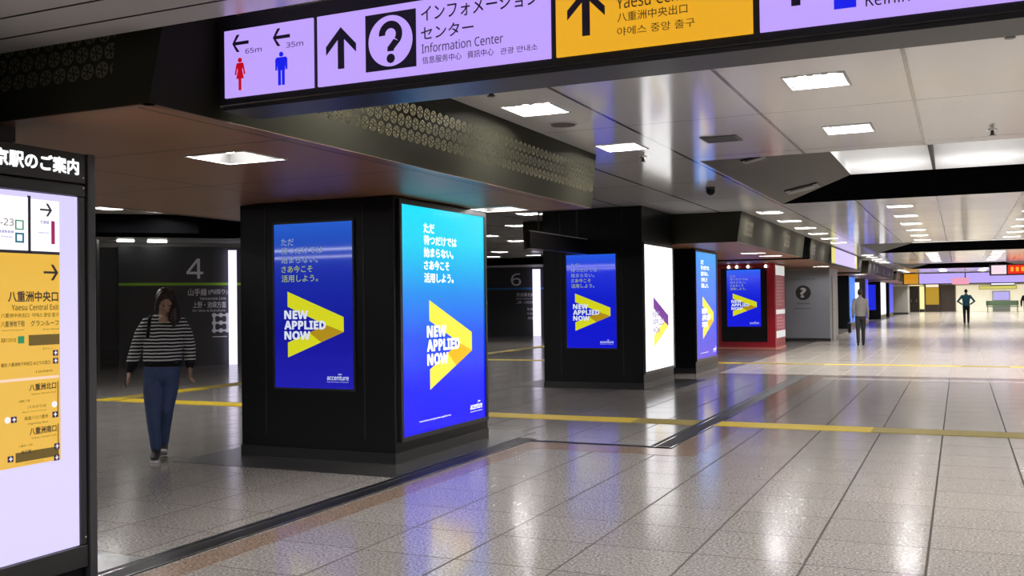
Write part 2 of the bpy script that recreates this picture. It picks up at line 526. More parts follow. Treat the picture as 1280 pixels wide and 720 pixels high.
def well_mat(n, ix0, ix1, iy0, iy1):
    """lit acrylic vault: two rows of tubes glow through it"""
    t = NT('lit_vault_%d' % n)
    o, x, y, z = t.xyz()
    v = t.math('DIVIDE', t.math('SUBTRACT', y, iy0), iy1 - iy0)
    prof = t.ramp(v, [(0.0, (.5,) * 3), (.20, (1.0,) * 3), (.36, (.95,) * 3), (.55, (.32,) * 3), (.72, (.42,) * 3), (.86, (1.0,) * 3), (1.0, (.5,) * 3)])
    seg = t.math('ABSOLUTE', t.math('SINE', t.math('MULTIPLY', t.math('ADD', x, .30), PI / 1.187)))
    seg = t.math('ADD', .45, t.math('MULTIPLY', t.math('POWER', seg, .7), .6))
    e = t.n('ShaderNodeMix', data_type='RGBA')
    t.link(prof, e.inputs[6]); t.link(prof, e.inputs[7])
    t.b.inputs['Base Color'].default_value = (.7, .7, .7, 1)
    t.b.inputs['Roughness'].default_value = .4
    t.link(e.outputs[2], t.b.inputs['Emission Color'])
    t.link(t.math('MULTIPLY', seg, 1.05), t.b.inputs['Emission Strength'])
    return t.m

def coffer(a, b, n):
    """raised light well with sloping sides and a bright top"""
    zi = 3.25
    ix0, ix1, iy0, iy1 = CX0 + 1.2, CX1 - 1.2, a + 1.35, b - 1.4
    bm = bmesh.new()
    add_quad(bm, (CX0, a, ZC), (CX0, b, ZC), (ix0, iy1, zi), (ix0, iy0, zi))
    add_quad(bm, (CX1, b, ZC), (CX1, a, ZC), (ix1, iy0, zi), (ix1, iy1, zi))
    o = struct('ceiling_well_side', bm, M['beam_grey'], recalc=False)
    bm = bmesh.new()
    add_quad(bm, (CX0, b, ZC), (CX1, b, ZC), (ix1, iy1, zi), (ix0, iy1, zi))
    add_quad(bm, (CX1, a, ZC), (CX0, a, ZC), (ix0, iy0, zi), (ix1, iy0, zi))
    struct('ceiling_well_end', bm, M['header_black'], recalc=False)
    # vaulted white top: a shallow barrel across the well
    bm = bmesh.new()
    N = 12
    for i in range(N):
        t0, t1 = i / N, (i + 1) / N
        f = lambda t: (iy0 + (iy1 - iy0) * t, zi + 0.16 * math.sin(PI * t))
        (ya, za), (yb, zb) = f(t0), f(t1)
        add_quad(bm, (ix0, ya, za), (ix1, ya, za), (ix1, yb, zb), (ix0, yb, zb))
    for xx in (ix0, ix1):
        v = [bm.verts.new((xx, iy0 + (iy1 - iy0) * i / N, zi + 0.16 * math.sin(PI * i / N))) for i in range(N + 1)]
        bm.faces.new(v)
    struct('ceiling_well_top', bm, well_mat(n, ix0, ix1, iy0, iy1), smooth=True)
    return ix0, ix1, iy0, iy1, zi
wells = [coffer(a, b, i) for i, (a, b) in enumerate(COFF)]
ix0, ix1, iy0, iy1, zi = wells[0]
for xx in (-0.30, 0.887):
    struct('ceiling_well_rib', B(xx - .02, iy0, zi, xx + .02, iy1, zi + .16), M['beam_grey'])

# ------------------------------------------------------------------ bulkheads with timber soffits
def bulkhead(y0, y1, name, x0=-7.62, zb=2.44, lean=0.07):
    """dropped box between the pillars; its faces lean out a little towards the ceiling"""
    xb, xt = -3.54, -3.47
    r = bpy.data.objects.new('bulkhead_beam', None)
    bm = bmesh.new()
    add_quad(bm, (xb, y0, zb), (xb, y1, zb), (xt, y1 - 0.04, ZC + .02), (xt, y0 + lean, ZC + .02))
    add_quad(bm, (x0, y1, zb), (x0, y0, zb), (x0 - .07, y0 + lean, ZC + .02), (x0 - .07, y1 - .04, ZC + .02))
    side = struct('bulkhead_beam', bm, M['fascia_side'], recalc=False)
    bm = bmesh.new()
    add_quad(bm, (x0, y0, zb), (xb, y0, zb), (xt, y0 + lean, ZC + .02), (x0 - .07, y0 + lean, ZC + .02))
    add_quad(bm, (xb, y1, zb), (x0, y1, zb), (x0 - .07, y1 - .04, ZC + .02), (xt, y1 - .04, ZC + .02))
    o = obj('end_face', bm, M['fascia_front'], side, recalc=False)
    bm = bmesh.new()
    holed(bm, x0, y0, xb, y1, zb + .001, [hole(x, y, .5, .45) for x, y, b_, _ in SOFFIT_LIGHTS if y0 < y < y1])
    o = obj('timber_soffit', bm, M['soffit'], side, recalc=False)
    o['label'] = 'brown timber soffit'
    bm = bmesh.new()
    for q in ((x0, y0, xb, y0 + .045), (x0, y1 - .045, xb, y1), (x0, y0, x0 + .045, y1), (xb - .045, y0, xb, y1)):
        add_box(bm, q[0], q[1], zb - .004, q[2], q[3], zb + .0005)
    o = obj('soffit_edge', bm, M['edge'], side)
    o['label'] = 'narrow brown edge strip'
    bpy.data.objects.remove(r)
    return side
M['edge'] = flat('edge_timber', (0.16, 0.085, 0.05), 0.35)
bulkhead(3.58, 9.85, 'bulkhead')
bulkhead(17.32, 25.2, 'bulkhead', lean=0.10, zb=2.46)
bulkhead(26.3, 41.0, 'bulkhead', zb=2.46)
bulkhead(44.0, 61.0, 'bulkhead', zb=2.46)
bulkhead(64.0, 92.0, 'bulkhead', zb=2.46)
# dark slot panel between the second and third bulkheads
struct('trim_slot', B(-3.9, 25.21, 2.465, -3.50, 26.29, 2.998), M['header_black'])

# ------------------------------------------------------------------ far and side walls
struct('wall_right', B(7.5, -8, 0, 7.8, 125, 3.4), flat('right_wall', (0.68, 0.65, 0.60), 0.4))
struct('wall_behind', B(-26, -8.3, 0, 9, -8, 3.4), flat('rear_wall', (0.22, 0.21, 0.2), 0.5))
struct('wall_far', B(-26, 100.4, 0, 9, 100.7, 3.4), flat('far_wall', (0.55, 0.50, 0.40), 0.45))
struct('wall_left', B(-26, -8, 0, -25.7, 125, 3.4), M['grey_wall'])

# dark header band over the side entrances
bm = bmesh.new()
pts = [(-13.4, 11.5), (-11.75, 13.0), (-11.6, 14.3), (-12.2, 14.4), (-13.8, 12.6)]
lo = [bm.verts.new((p[0], p[1], 2.69)) for p in pts]; hi = [bm.verts.new((p[0], p[1], 3.02)) for p in pts]
bm.faces.new(lo); bm.faces.new(hi[::-1])
for i in range(5): bm.faces.new((lo[i], hi[i], hi[(i + 1) % 5], lo[(i + 1) % 5]))
struct('trim_header', bm, M['header_black'])
struct('trim_header_far', B(-20, 31.6, 2.77, -7.7, 32.1, 3.02), M['header_black'])

def wall_panel(name, p, q, z1, mat, thick=0.2, z0=0.0):
    """vertical wall between floor points p and q (seen from the right hand of p->q)"""
    p, q = Vector((*p, 0)), Vector((*q, 0))
    L = (q - p).length
    ang = math.atan2(q.y - p.y, q.x - p.x)
    bm = B(0, 0, z0, L, thick, z1)
    o = struct(name, bm, mat)
    o.location = p; o.rotation_euler = (0, 0, ang)
    return o, L
struct('wall_left_grey', B(-19.4, 15.6, 0, -17.2, 15.8, 2.98), M['grey_wall'])
wall_panel('wall_entrance_grey', (-19.3, 15.2), (-17.6, 16.2), 2.98, M['grey_wall'])
w4, L4 = wall_panel('wall_entrance_four', (-18.1, 17.3), (-16.0, 19.9), 2.90, M['charcoal_wall'])
wall_panel('trim_entrance_top', (-19.4, 16.9), (-15.9, 20.2), 3.01, flat('header_grey', (0.60, 0.60, 0.58), 0.4), 0.2, 2.90)
M['pale_letter'] = flat('pale_lettering', (0.75, 0.75, 0.75), 0.5)
M['green_line'] = flat('green_line', (0.26, 0.52, 0.03), 0.45)
M['blue_line'] = flat('blue_line', (0.03, 0.18, 0.46), 0.45)
poly('line_stripe', [rect(0, 1.955, L4 - 0.05, 2.02)], M['green_line'], w4, -0.006, -0.001, 'bright green line stripe')
text('platform_number', [('4', (1.545, 2.12, 1.94, 2.61))], M['pale_letter'], w4, -0.006, 0.01)
text('line_names', [('山手線', (1.58, 1.70, 2.02, 1.88)), ('(内回り)', (2.05, 1.72, 2.52, 1.86)), ('Yamanote Line', (1.85, 1.60, 2.48, 1.67)),
     ('上野・池袋方面', (1.69, 1.40, 2.48, 1.56)), ('for Ueno & Ikebukuro', (1.68, 1.31, 2.46, 1.37))], M['pale_letter'], w4, -0.006, 0.012)
bm = bmesh.new()
for i in range(3):
    for k in range(3): add_disc(bm, 2.19 + 0.16 * i, 1.22 - 0.19 * k, 0.055, -0.006, -0.001, 12)
for k in range(3): add_prism(bm, rect(2.19, 1.20 - .19 * k, 2.51, 1.24 - .19 * k), -0.0061, -0.001)
for k in (0, 2): add_prism(bm, rect(2.165 + .16 * k, .84, 2.215 + .16 * k, 1.22), -0.0065, -0.001)
obj('route_diagram', bm, M['pale_letter'], w4)
poly('diagram_rule', [rect(2.15, 0.68, 2.5, 0.70)], M['pale_letter'], w4, -0.006, -0.001)
M['cove'] = glow('entrance_strip', (1, .98, .95), 9.0)
for (u0, u1), lab in (((-.05, .32), 'short white light strip over the dark entrance wall, left one'), ((.62, 1.05), 'short white light strip over the dark entrance wall, near the 4')):
    o = obj('light_strip', B(u0, -.40, 2.975, u1, -.30, 2.998), M['cove'])
    o.location = w4.location; o.rotation_euler = w4.rotation_euler
    tag(o, lab, 'light', 'light strips over the side entrance')
# lit edge panel at the end of the wall marked 4
o = obj('light_tower', B(0, 0, -0.445, 0.20, 0.14, 2.36), M['white_light'])
o.location = (-16.31, 19.05, 0.45); o.rotation_euler = (0, 0, math.radians(40))
tag(o, 'tall narrow white light panel beside the dark wall marked 4', 'light panel', 'tall lit panels')

w6, L6 = wall_panel('wall_entrance_six', (-19.0, 37.0), (-15.0, 38.4), 2.92, M['charcoal_wall'], 0.3)
wall_panel('trim_entrance_far', (-19.0, 36.9), (-15.0, 38.3), 2.995, flat('header_grey', 0), 0.4, 2.90)
poly('line_stripe', [rect(0, 1.96, L6, 2.04)], M['blue_line'], w6, -0.006, -0.001, 'blue line stripe')
text('platform_number', [('6', (1.93, 2.12, 2.36, 2.64))], M['pale_letter'], w6, -0.006, 0.01)
text('line_names', [('京浜東北線', (2.15, 1.66, 2.92, 1.82)), ('Keihin-Tohoku Line', (2.15, 1.54, 2.9, 1.61)), ('上野・大宮方面', (2.15, 1.36, 2.9, 1.48)), ('for Ueno', (2.6, 1.08, 2.92, 1.2)), ('for Omiya', (2.6, .88, 2.92, 1.0)), ('大宮', (2.6, .70, 2.92, .82))], M['pale_letter'], w6, -0.006, 0.012)
o = obj('light_tower', B(0, 0, -0.245, 0.32, 0.14, 2.55), M['white_light'])
o.location = (-16.22, 37.7, 0.25); o.rotation_euler = (0, 0, math.radians(19))
tag(o, 'tall white light panel beside the dark wall marked 6', 'light panel', 'tall lit panels')

# ------------------------------------------------------------------ advertising pillars
C_TEXT = glow('ad_lettering_white', (0.80, 0.86, 1.0), 0.85)
C_TEXT_L = glow('ad_lettering_bright', (1, 1, 1), 1.6)
C_TEXT_DIM = glow('ad_lettering_dim', (0.42, 0.55, 0.80), 0.55)
C_YG = glow('ad_lettering_lime', (0.50, 0.62, 0.20), 0.6)
C_YEL = glow('chevron_yellow', lin(214, 214, 22), 0.95)
C_OLV = glow('chevron_ochre', lin(176, 140, 12), 0.95)
C_YEL_B = glow('chevron_yellow_bright', lin(255, 228, 70), 1.2)
C_ORG_B = glow('chevron_gold_bright', lin(255, 190, 10), 1.1)
C_PURP = glow('chevron_purple', lin(110, 15, 150), 1.0)
C_GREYT = glow('ad_lettering_grey', lin(80, 80, 85), 1.0)
C_LIL = glow('ad_lettering_lilac', lin(165, 150, 190), 1.0)

def ad(parent, name, w, h, stops, strength, style, rough=0.08, simple=False):
    """display of width w, height h in the parent's local x/z; front is -y"""
    sc = obj(name, B(0, 0, 0, w, 0.03, h), screen_mat('display_' + style, stops, h, strength, rough), parent)
    wide = style in ('bright', 'white', 'bright_far')
    U = (lambda u: 0.30 + (u - 0.172) * 0.73) if wide else (lambda u: u)
    X = lambda u: U(u) * w
    Z = lambda v: (1 - v) * h
    def tb(s, u0, u1, v0, v1): return (s, (X(u0), Z(v1), X(u1), Z(v0)))
    dv = -0.02 if wide else 0.0
    slog = [('ただ', .096, .262, .089), ('待つだけでは', .096, .63, .142), ('始まらない。', .096, .57, .198), ('さあ今こそ', .096, .50, .255), ('活用しよう。', .096, .57, .312)]
    yy = -0.003
    def run(name, rows, mat, wt=0.02): text(name, [tb(s, a, b, v + dv, v + dv + .044) for s, a, b, v in rows], mat, sc, yy, wt)
    if style == 'white':
        text('slogan_text', [tb('ただ', .10, .36, .135, .145), tb('待つ', .10, .24, .185, .195), tb('だけでは', .10, .34, .212, .22), tb('始ま', .14, .25, .248, .258), tb('らない', .18, .25, .27, .28),
             tb('今こそ', .10, .2, .305, .33), tb('活用しよう', .18, .3, .338, .345)], C_GREYT, sc, yy, 0.05)
        up, lo_, tx, lg = C_PURP, C_YEL_B, C_LIL, C_GREYT
    elif wide:
        run('slogan_text', slog, C_TEXT_L, 0.03)
        up, lo_, tx, lg = C_YEL_B, C_YEL_B, C_TEXT_L, C_TEXT_L
    else:
        run('slogan_text', slog[:3], C_TEXT_DIM)
        o_ = text('slogan_text', [tb(s, a, b, v, v + .044) for s, a, b, v in slog[3:]], C_YG, sc, yy, 0.02)
        o_['label'] = 'lime coloured slogan lettering'
        up, lo_, tx, lg = C_YEL, C_YEL, C_TEXT, C_TEXT
    P = lambda u, v: (X(u), Z(v))
    # the arrowhead: an upper and a lower arm meeting at a blunt point
    poly('chevron', [[P(.172, .414), P(.172, .506), P(.66, .618), P(.884, .66), P(.884, .571)][::1]], up, sc, -.0015, -.0005)
    if wide:
        poly('chevron', [[P(.172, .816), P(.884, .66), P(.66, .618), P(.172, .725)]], lo_, sc, -.0022, -.0005)
        poly('chevron_shade', [[P(.60, .722), P(.884, .66), P(.66, .618), P(.46, .66)]], C_ORG_B if style != 'white' else C_YEL_B, sc, -.0024, -.0005)
    else:
        poly('chevron', [[P(.172, .816), P(.884, .66), P(.66, .618), P(.172, .725)]], lo_, sc, -.0022, -.0005)
        poly('chevron_shade', [[P(.884, .66), P(.74, .632), P(.66, .618), P(.45, .664), P(.60, .722)]], C_OLV, sc, -.0024, -.0005)
    text('headline_text', [tb('NEW', .128, .437, .529, .582), tb('APPLIED', .128, .662, .592, .645), tb('NOW', .128, .464, .655, .708)], tx, sc, -.0032, 0.045)
    lw = (.67, .94) if not wide else (.84, 1.06)
    text('logo_text', [tb('accenture', lw[0], lw[1], .922, .948), tb('>', lw[0] + .14, lw[0] + .19, .908, .918), tb('High performance. Delivered.', lw[0], lw[1], .956, .962)], lg, sc, yy, 0.02)
    if wide and style != 'white':
        text('small_print', [tb('※accenture.com/jp-ja/new-applied-now', .00, .50, .945, .954)], lg, sc, yy, 0.02)
    return sc

BLUE_LCD = [(0.0, lin(28, 26, 170)), (0.35, lin(18, 20, 150)), (0.72, lin(16, 40, 165)), (1.0, lin(38, 92, 200))]
BLUE_LCD2 = [(0.0, lin(14, 20, 205)), (0.5, lin(10, 25, 200)), (0.85, lin(22, 45, 215)), (1.0, lin(35, 90, 225))]
BRIGHT = [(0.0, lin(14, 4, 236)), (0.22, lin(0, 20, 238)), (0.42, lin(0, 70, 225)), (0.62, lin(0, 130, 222)), (0.85, lin(0, 196, 226)), (1.0, lin(20, 206, 232))]
BRIGHT3 = [(0.0, lin(70, 40, 200)), (0.3, lin(40, 60, 220)), (0.65, lin(20, 110, 235)), (1.0, lin(30, 150, 240))]
WHITE = [(0.0, (0.95, 0.95, 1.0)), (1.0, (1.0, 1.0, 1.0))]

def pillar(x0, y0, x1, y1, top, label, front=None, side=None, zf=(0.67, 2.225), zs=(0.23, 2.37), fx=None, sy=None, mat='black', joints=True):
    t = thing('advertising_pillar', label, 'advertising pillar', ((x0 + x1) / 2, (y0 + y1) / 2, 0), 0, 'advertising pillars along the concourse')
    cx, cy = (x0 + x1) / 2, (y0 + y1) / 2
    b = obj('body', B(x0 - cx, y0 - cy, 0, x1 - cx, y1 - cy, top), M[mat], t, bevel=0.008)
    # plinth and panel joints
    obj('plinth', B(x0 - cx - .006, y0 - cy - .006, 0, x1 - cx + .006, y1 - cy + .006, 0.10), M['black_trim'], t)
    if front:
        fx = fx or (x0 + .43, x1 - .43)
        e = bpy.data.objects.new('front_panel', None)
        bm = bmesh.new()
        a, c = fx[0] - .12 - cx, fx[1] + .12 - cx
        yq = y0 - cy
        bm.free()
        for q in ((a, .22, a + .012, top - .06), (c - .012, .22, c, top - .06)): obj('panel_joint', B(q[0], yq - .006, q[1], q[2], yq + .004, q[3]), M['black_trim'], t)
        bpy.data.objects.remove(e)
        bm = bmesh.new()
        for q in ((fx[0] - .02, zf[0] - .02, fx[1] + .02, zf[0]), (fx[0] - .02, zf[1], fx[1] + .02, zf[1] + .02), (fx[0] - .02, zf[0], fx[0], zf[1]), (fx[1], zf[0], fx[1] + .02, zf[1])):
            add_box(bm, q[0] - cx, yq - .016, q[1], q[2] - cx, yq + .004, q[3])
        obj('screen_bezel', bm, M['black_trim'], t)
        s = ad(t, 'digital_screen', fx[1] - fx[0], zf[1] - zf[0], front[0], front[1], front[2], 0.035)
        s.location = (fx[0] - cx, yq - .012, zf[0])
        s['label'] = 'blue digital screen facing the camera'
    if side:
        sy = sy or (y0 + .12, y1 - .08)
        bm = bmesh.new()
        xq = x1 - cx
        for q in ((sy[0] - .04, zs[0] - .04, sy[1] + .04, zs[0]), (sy[0] - .04, zs[1], sy[1] + .04, zs[1] + .04), (sy[0] - .04, zs[0], sy[0], zs[1]), (sy[1], zs[0], sy[1] + .04, zs[1])):
            add_box(bm, xq - .004, q[0] - cy, q[1], xq + .03, q[2] - cy, q[3])
        obj('screen_bezel', bm, M['black_trim'], t)
        s = ad(t, 'lightbox_poster', sy[1] - sy[0], zs[1] - zs[0], side[0], side[1], side[2], 0.2)
        s.location = (xq + .015, sy[0] - cy, zs[0]); s.rotation_euler = (0, 0, PI / 2)
        s['label'] = 'backlit poster facing the corridor'
    return t

pillar(-6.40, 7.65, -4.66, 9.56, 2.434, 'nearest wide black pillar with a bright cyan-to-blue poster beside the striped-top walker',
       (BLUE_LCD, 1.0, 'lcd_near'), (BRIGHT, SCREEN * 1.25, 'bright'), fx=(-5.98, -5.09), sy=(7.76, 9.48))
pillar(-6.45, 15.45, -4.70, 17.29, 2.996, 'second black pillar with a glowing white poster on its corridor side',
       (BLUE_LCD2, 1.0, 'lcd_mid'), (WHITE, SCREEN * 1.6, 'white'), fx=(-6.02, -5.15), sy=(15.49, 17.24), zs=(0.285, 2.37))
pillar(-6.45, 19.03, -4.73, 20.97, 2.454, 'black pillar with a narrow-looking blue poster just behind the white poster pillar',
       None, (BRIGHT3, SCREEN * 1.15, 'bright_far'), sy=(19.06, 20.85), zs=(0.27, 2.40))

# ---- red pillar
t = thing('advertising_pillar', 'red pillar with blue screen in a black panel and white notices down its side', 'advertising pillar', (-5.6, 29.3, 0), 0, 'advertising pillars along the concourse')
obj('body', B(-.83, -.81, 0, .82, .9, 2.454), M['red'], t, bevel=0.01)
obj('base_strip', B(-.85, -.83, 0, .84, .92, .06), flat('pink_base', (0.55, 0.20, 0.16), 0.35), t)
obj('black_panel', B(-.70, -.835, .22, .60, -.80, 2.33), M['black'], t)
s = ad(t, 'digital_screen', .96, 1.63, BLUE_LCD2, 1.15, 'lcd_red')
s.location = (-.53, -.85, .655)
pn = obj('notice_panel', B(.815, -.75, .30, .835, .80, 2.40), flat('pink_panel', (0.42, 0.07, 0.12), 0.4), t)
bm = bmesh.new(); bm2 = bmesh.new()
bm.free()
for z0, z1 in ((2.12, 2.40), (1.0, 1.13), (.32, .52)): obj('notice_header', B(.83, -.74, z0, .842, .79, z1), glow('notice_white', (.55, .57, .57), .9, .3), t)
rr = random.Random(3)
for k in range(16):
    z = 2.02 - k * .095
    if 0.93 < z < 1.2: continue
    add_box(bm2, .833, -.62, z, .841, -.62 + rr.uniform(.8, 1.3), z + .035)
obj('notice_text', bm2, flat('notice_text', (.6, .32, .36), .5), t)
obj('spotlight_bar', B(-.7, -.86, 2.385, .62, -.82, 2.40), M['dark_metal'], t)
for xx in (-.45, -.22, .1, .6):
    bm = bmesh.new(); add_cyl(bm, (xx, -.90, 2.40), (xx, -.95, 2.36), .025, .045, 12)
    obj('spotlight', bm, glow('spot_white', (1, .95, .9), 3.0), t)

# ---- information booth behind the red pillar
t = thing('information_booth', 'pale grey booth with a round question mark beyond the red pillar', 'information booth', (-5.0, 35.4, 0))
obj('body', B(-1.3, -1.2, 0, 1.05, 1.2, 2.452), M['booth'], t, bevel=0.01)
obj('roof_edge', B(-1.32, -1.22, 2.40, 1.07, 1.22, 2.453), flat('booth_edge', (.32, .25, .2), .4), t)
obj('base_strip', B(-1.305, -1.205, 0, 1.055, 1.205, .10), M['dark_metal'], t)
dr = obj('door', B(1.045, -.45, .0, 1.065, .35, 2.1), flat('booth_door', (.30, .29, .26), .4), t)
bm = bmesh.new(); add_cyl(bm, (1.06, -.32, 1.05), (1.10, -.32, 1.05), .02, .02, 10)
obj('handle', bm, M['steel'], dr)
obj('door_frame', B(1.048, -.55, 0, 1.06, -.45, 2.2), M['dark_metal'], t)
bm = bmesh.new(); add_disc(bm, .20, 1.63, .25, -1.206, -1.199)
o = obj('emblem_disc', bm, flat('emblem_black', (.02, .02, .022), .4), t)
text('emblem_mark', [('?', (.10, 1.46, .30, 1.80))], flat('emblem_pale', (.4, .4, .43), .5), t, -1.209, 0.05)
text('booth_lettering', [('インフォメーションセンター', (-.25, 2.06, .62, 2.12)), ('Information', (-.02, 1.24, .40, 1.31)), ('信息服务中心', (-.1, 1.08, .5, 1.12))], flat('emblem_black', 0), t, -1.203, 0.01)

# ------------------------------------------------------------------ station guide board on the left
c0 = struct('wall_column', B(-6.40, 1.7, 0, -4.66, 3.73, 2.789), M['black'])
o = obj('column_band', B(-6.41, 1.69, 2.36, -4.65, 3.735, 2.56), M['dark_metal'], c0)
# local frame: x runs along world +y, front faces world +x
BY0 = 2.0
k = thing('guide_board', 'tall black guide board with white lit panel and yellow exit list', 'guide board', (-4.30, BY0, 0), PI / 2)
Lb = 3.935 - BY0
px = lambda y: y - BY0
lx = px(3.83)
obj('cabinet', B(0, 0.02, 0.0, Lb, .34, 2.285), M['black'], k, bevel=.006)
bm = bmesh.new()
for q in ((0, 2.125, px(3.875), 2.285), (0, 2.055, px(3.875), 2.115), (0, .07, px(3.875), .185)): add_box(bm, q[0], -.012, q[1], q[2], .03, q[3])
add_box(bm, lx + .005, -.010, .19, px(3.872), .03, 2.05)
obj('front_frame', bm, M['black_trim'], k, bevel=.003)
bm = bmesh.new()
add_box(bm, px(3.885), -.02, 0.0, Lb, .03, 2.287)
obj('edge_post', bm, flat('graphite_post', (.035, .035, .04), .3), k, bevel=.004)
bm = bmesh.new()
for z in (.23, 2.10, 2.155): add_disc(bm, px(3.858), z, .006, -.016, -.01, 10)
obj('fixing_screw', bm, M['steel'], k)
text('title_lettering', [('東京駅のご案内', (px(3.83) - .60, 2.165, px(3.83), 2.252))], glow('title_white', (1, 1, 1), 1.3), k, -.016, 0.05)
LW = glow('guide_panel_white', lin(216, 207, 255), 1.0, .1)
pan = obj('lit_panel', B(0, 0.0, .19, lx, .03, 2.05), LW, k)
pan['label'] = 'white backlit panel'
INK = glow('guide_ink', (.012, .010, .02), 1.0)
YL = obj('exit_list', B(px(2.3), -.004, .665, px(3.71), .0, 1.735), glow('guide_yellow', lin(238, 184, 40), .92, .08), k)
YL['label'] = 'yellow exit list sheet'
DIM = glow('guide_dim_ink', lin(96, 72, 18), 1.0)
MAG = glow('guide_magenta', lin(160, 20, 90), 1.0)
GRN = glow('guide_green', lin(30, 140, 95), 1.0)
BLU = glow('guide_blue', lin(70, 70, 170), 1.0)
BOXM = glow('guide_box', lin(104, 84, 34), 1.0)
WHT = glow('guide_white_chip', (.95, .9, .95), 1.0)
NAV = glow('guide_navy', lin(40, 25, 75), 1.0)
PNK = glow('guide_pale_pink', lin(255, 215, 190), 1.0)
W_ = glow('guide_cell_white', (0.96, .96, 1.0), 1.1, .2)
# platform cells above the yellow list
poly('platform_cell', [rect(px(2.3), 1.75, px(3.52), 2.02), rect(px(3.535), 1.75, px(3.71), 2.015)], W_, k, -.004, 0.0)
poly('cell_rule', [rect(px(3.52), 1.735, px(3.535), 2.03), rect(px(2.3), 1.735, px(3.71), 1.75)], INK, k, -.006, 0.0)
def arrow_right(cx, cz, s, wd=.2):
    """arrow outline pointing along +x, shaft length 2s"""
    h = wd * s / 2
    return [[(cx - s, cz - h), (cx + s * .60, cz - h), (cx + s * .02, cz - s * .95), (cx + s * .30, cz - s * .95), (cx + s, cz),
             (cx + s * .30, cz + s * .95), (cx + s * .02, cz + s * .95), (cx + s * .60, cz + h), (cx - s, cz + h)]]
poly('arrow', arrow_right(px(3.627), 1.965, .035, .26) + arrow_right(px(3.655), 1.642, .043, .26), INK, k, -.009, -.003)
text('platform_text', [('14-23', (px(3.30), 1.87, px(3.435), 1.905))], DIM, k, -.007)
poly('line_chip', [rect(px(3.66), 1.79, px(3.68), 1.91)], MAG, k, -.007, -.003, 'magenta line chip')
def ring(x0, z0, x1, z1, b):
    return [[(x0, z0), (x1, z0), (x1, z1), (x0, z1), (x0, z0 + b), (x0 + b, z0 + b), (x0 + b, z1 - b), (x1 - b, z1 - b), (x1 - b, z0 + b), (x0, z0 + b * .98)]]
poly('line_chip', ring(px(3.445), 1.853, px(3.493), 1.902, .006), GRN, k, -.007, -.003, 'green outlined line chip')
poly('line_chip', ring(px(3.445), 1.788, px(3.495), 1.838, .009), glow('guide_teal', lin(20, 110, 130), 1), k, -.007, -.003, 'teal outlined line chip')
text('line_text', [('東海道新幹線', (px(3.33), 1.832, px(3.435), 1.848)), ('京葉線', (px(3.59), 1.892, px(3.645), 1.91)), ('Keiyo Line', (px(3.58), 1.838, px(3.645), 1.852)), ('Shinkansen', (px(3.36), 1.81, px(3.43), 1.82))], BLU, k, -.007, .01)
# yellow list content: every (text, right edge y, left edge y, z0, z1)
rows = [('八重洲中央口', 3.40, 3.698, 1.49, 1.545), ('出口', 2.9, 3.1, 1.49, 1.545)]
text('exit_heading', [(s, (px(a), z0, px(b), z1)) for s, a, b, z0, z1 in rows], INK, k, -.007, .03)
text('exit_heading', [('八重洲北口', (px(3.40), 1.105 - .02, px(3.50), 1.11)), ('八重洲北口', (px(3.52), .0 + 1.038 + .0, px(3.682), 1.073)), ('八重洲南口', (px(3.52), .815, px(3.682), .852))][1:], INK, k, -.007, .03)
rows2 = [('Yaesu Central Exit', 3.42, 3.70, 1.448, 1.478, INK), ('八重洲中央出口  야에스 중앙 출구', 3.36, 3.70, 1.412, 1.434, DIM), ('八重洲地下街', 3.36, 3.495, 1.366, 1.396, INK), ('グランルーフ', 3.53, 3.70, 1.366, 1.396, INK),
         ('Yaesu Underground', 3.36, 3.49, 1.345, 1.353, DIM), ('Gran Roof', 3.60, 3.70, 1.345, 1.353, DIM), ('高速バスのりば', 3.36, 3.445, 1.290, 1.312, DIM),
         ('タクシー', 3.60, 3.66, 1.243, 1.255, DIM), ('観光 八重洲地下中央口 みどりの窓口', 3.36, 3.645, 1.168, 1.188, INK), ('Lockers', 3.56, 3.66, 1.128, 1.142, DIM),
         ('Yaesu North Exit', 3.53, 3.682, 1.018, 1.026, DIM), ('八重洲二丁目', 3.455, 3.52, .985, .997, DIM), ('バスのりば', 3.51, 3.62, .950, .965, DIM), ('Bus Terminal', 3.48, 3.62, .932, .938, DIM),
         ('高速バス八重洲', 3.49, 3.63, .893, .912, DIM), ('Highway Bus', 3.51, 3.63, .866, .878, DIM), ('Yaesu South Exit', 3.53, 3.682, .795, .803, DIM), ('八重洲一丁目', 3.455, 3.535, .762, .772, DIM),
         ('地下鉄', 3.47, 3.53, .724, .745, INK), ('Subway Station', 3.54, 3.625, .728, .738, DIM), ('Tokyo International', 3.49, 3.60, .694 - .02, .70 - .02, DIM)]
text('exit_text', [(s, (px(a), z0, px(b), z1)) for s, a, b, z0, z1, m in rows2 if m is INK], INK, k, -.007, .012)
text('exit_text', [(s, (px(a), z0, px(b), z1)) for s, a, b, z0, z1, m in rows2 if m is DIM], DIM, k, -.007, .012, label='small dim lettering')
poly('notice_block', [rect(px(3.52), 1.268, px(3.705), 1.322), rect(px(3.44), .688, px(3.69), .748 - .012)], BOXM, k, -.0065, -.003, 'brown covered notice block')
poly('divider', [rect(px(2.3), 1.093, px(3.70), 1.107)], PNK, k, -.0065, -.003, 'pale divider line')
chips = [(3.665, 1.213), (3.665, 1.172), (3.66, .893), (3.415, .893), (3.67, .727), (3.395, .70), (3.668, .668)]
for y, z in chips:
    poly('pictogram', [rect(px(y), z - .004, px(y) + .03, z + .026)], NAV, k, -.0075, -.003)
    poly('pictogram_mark', [[(px(y) + a_ * .03, z - .004 + b_ * .03) for a_, b_ in ((.2, .42), (.42, .42), (.42, .15), (.58, .15), (.58, .42), (.8, .42), (.8, .62), (.58, .62), (.58, .86), (.42, .86), (.42, .62), (.2, .62))]], WHT, k, -.0085, -.003)
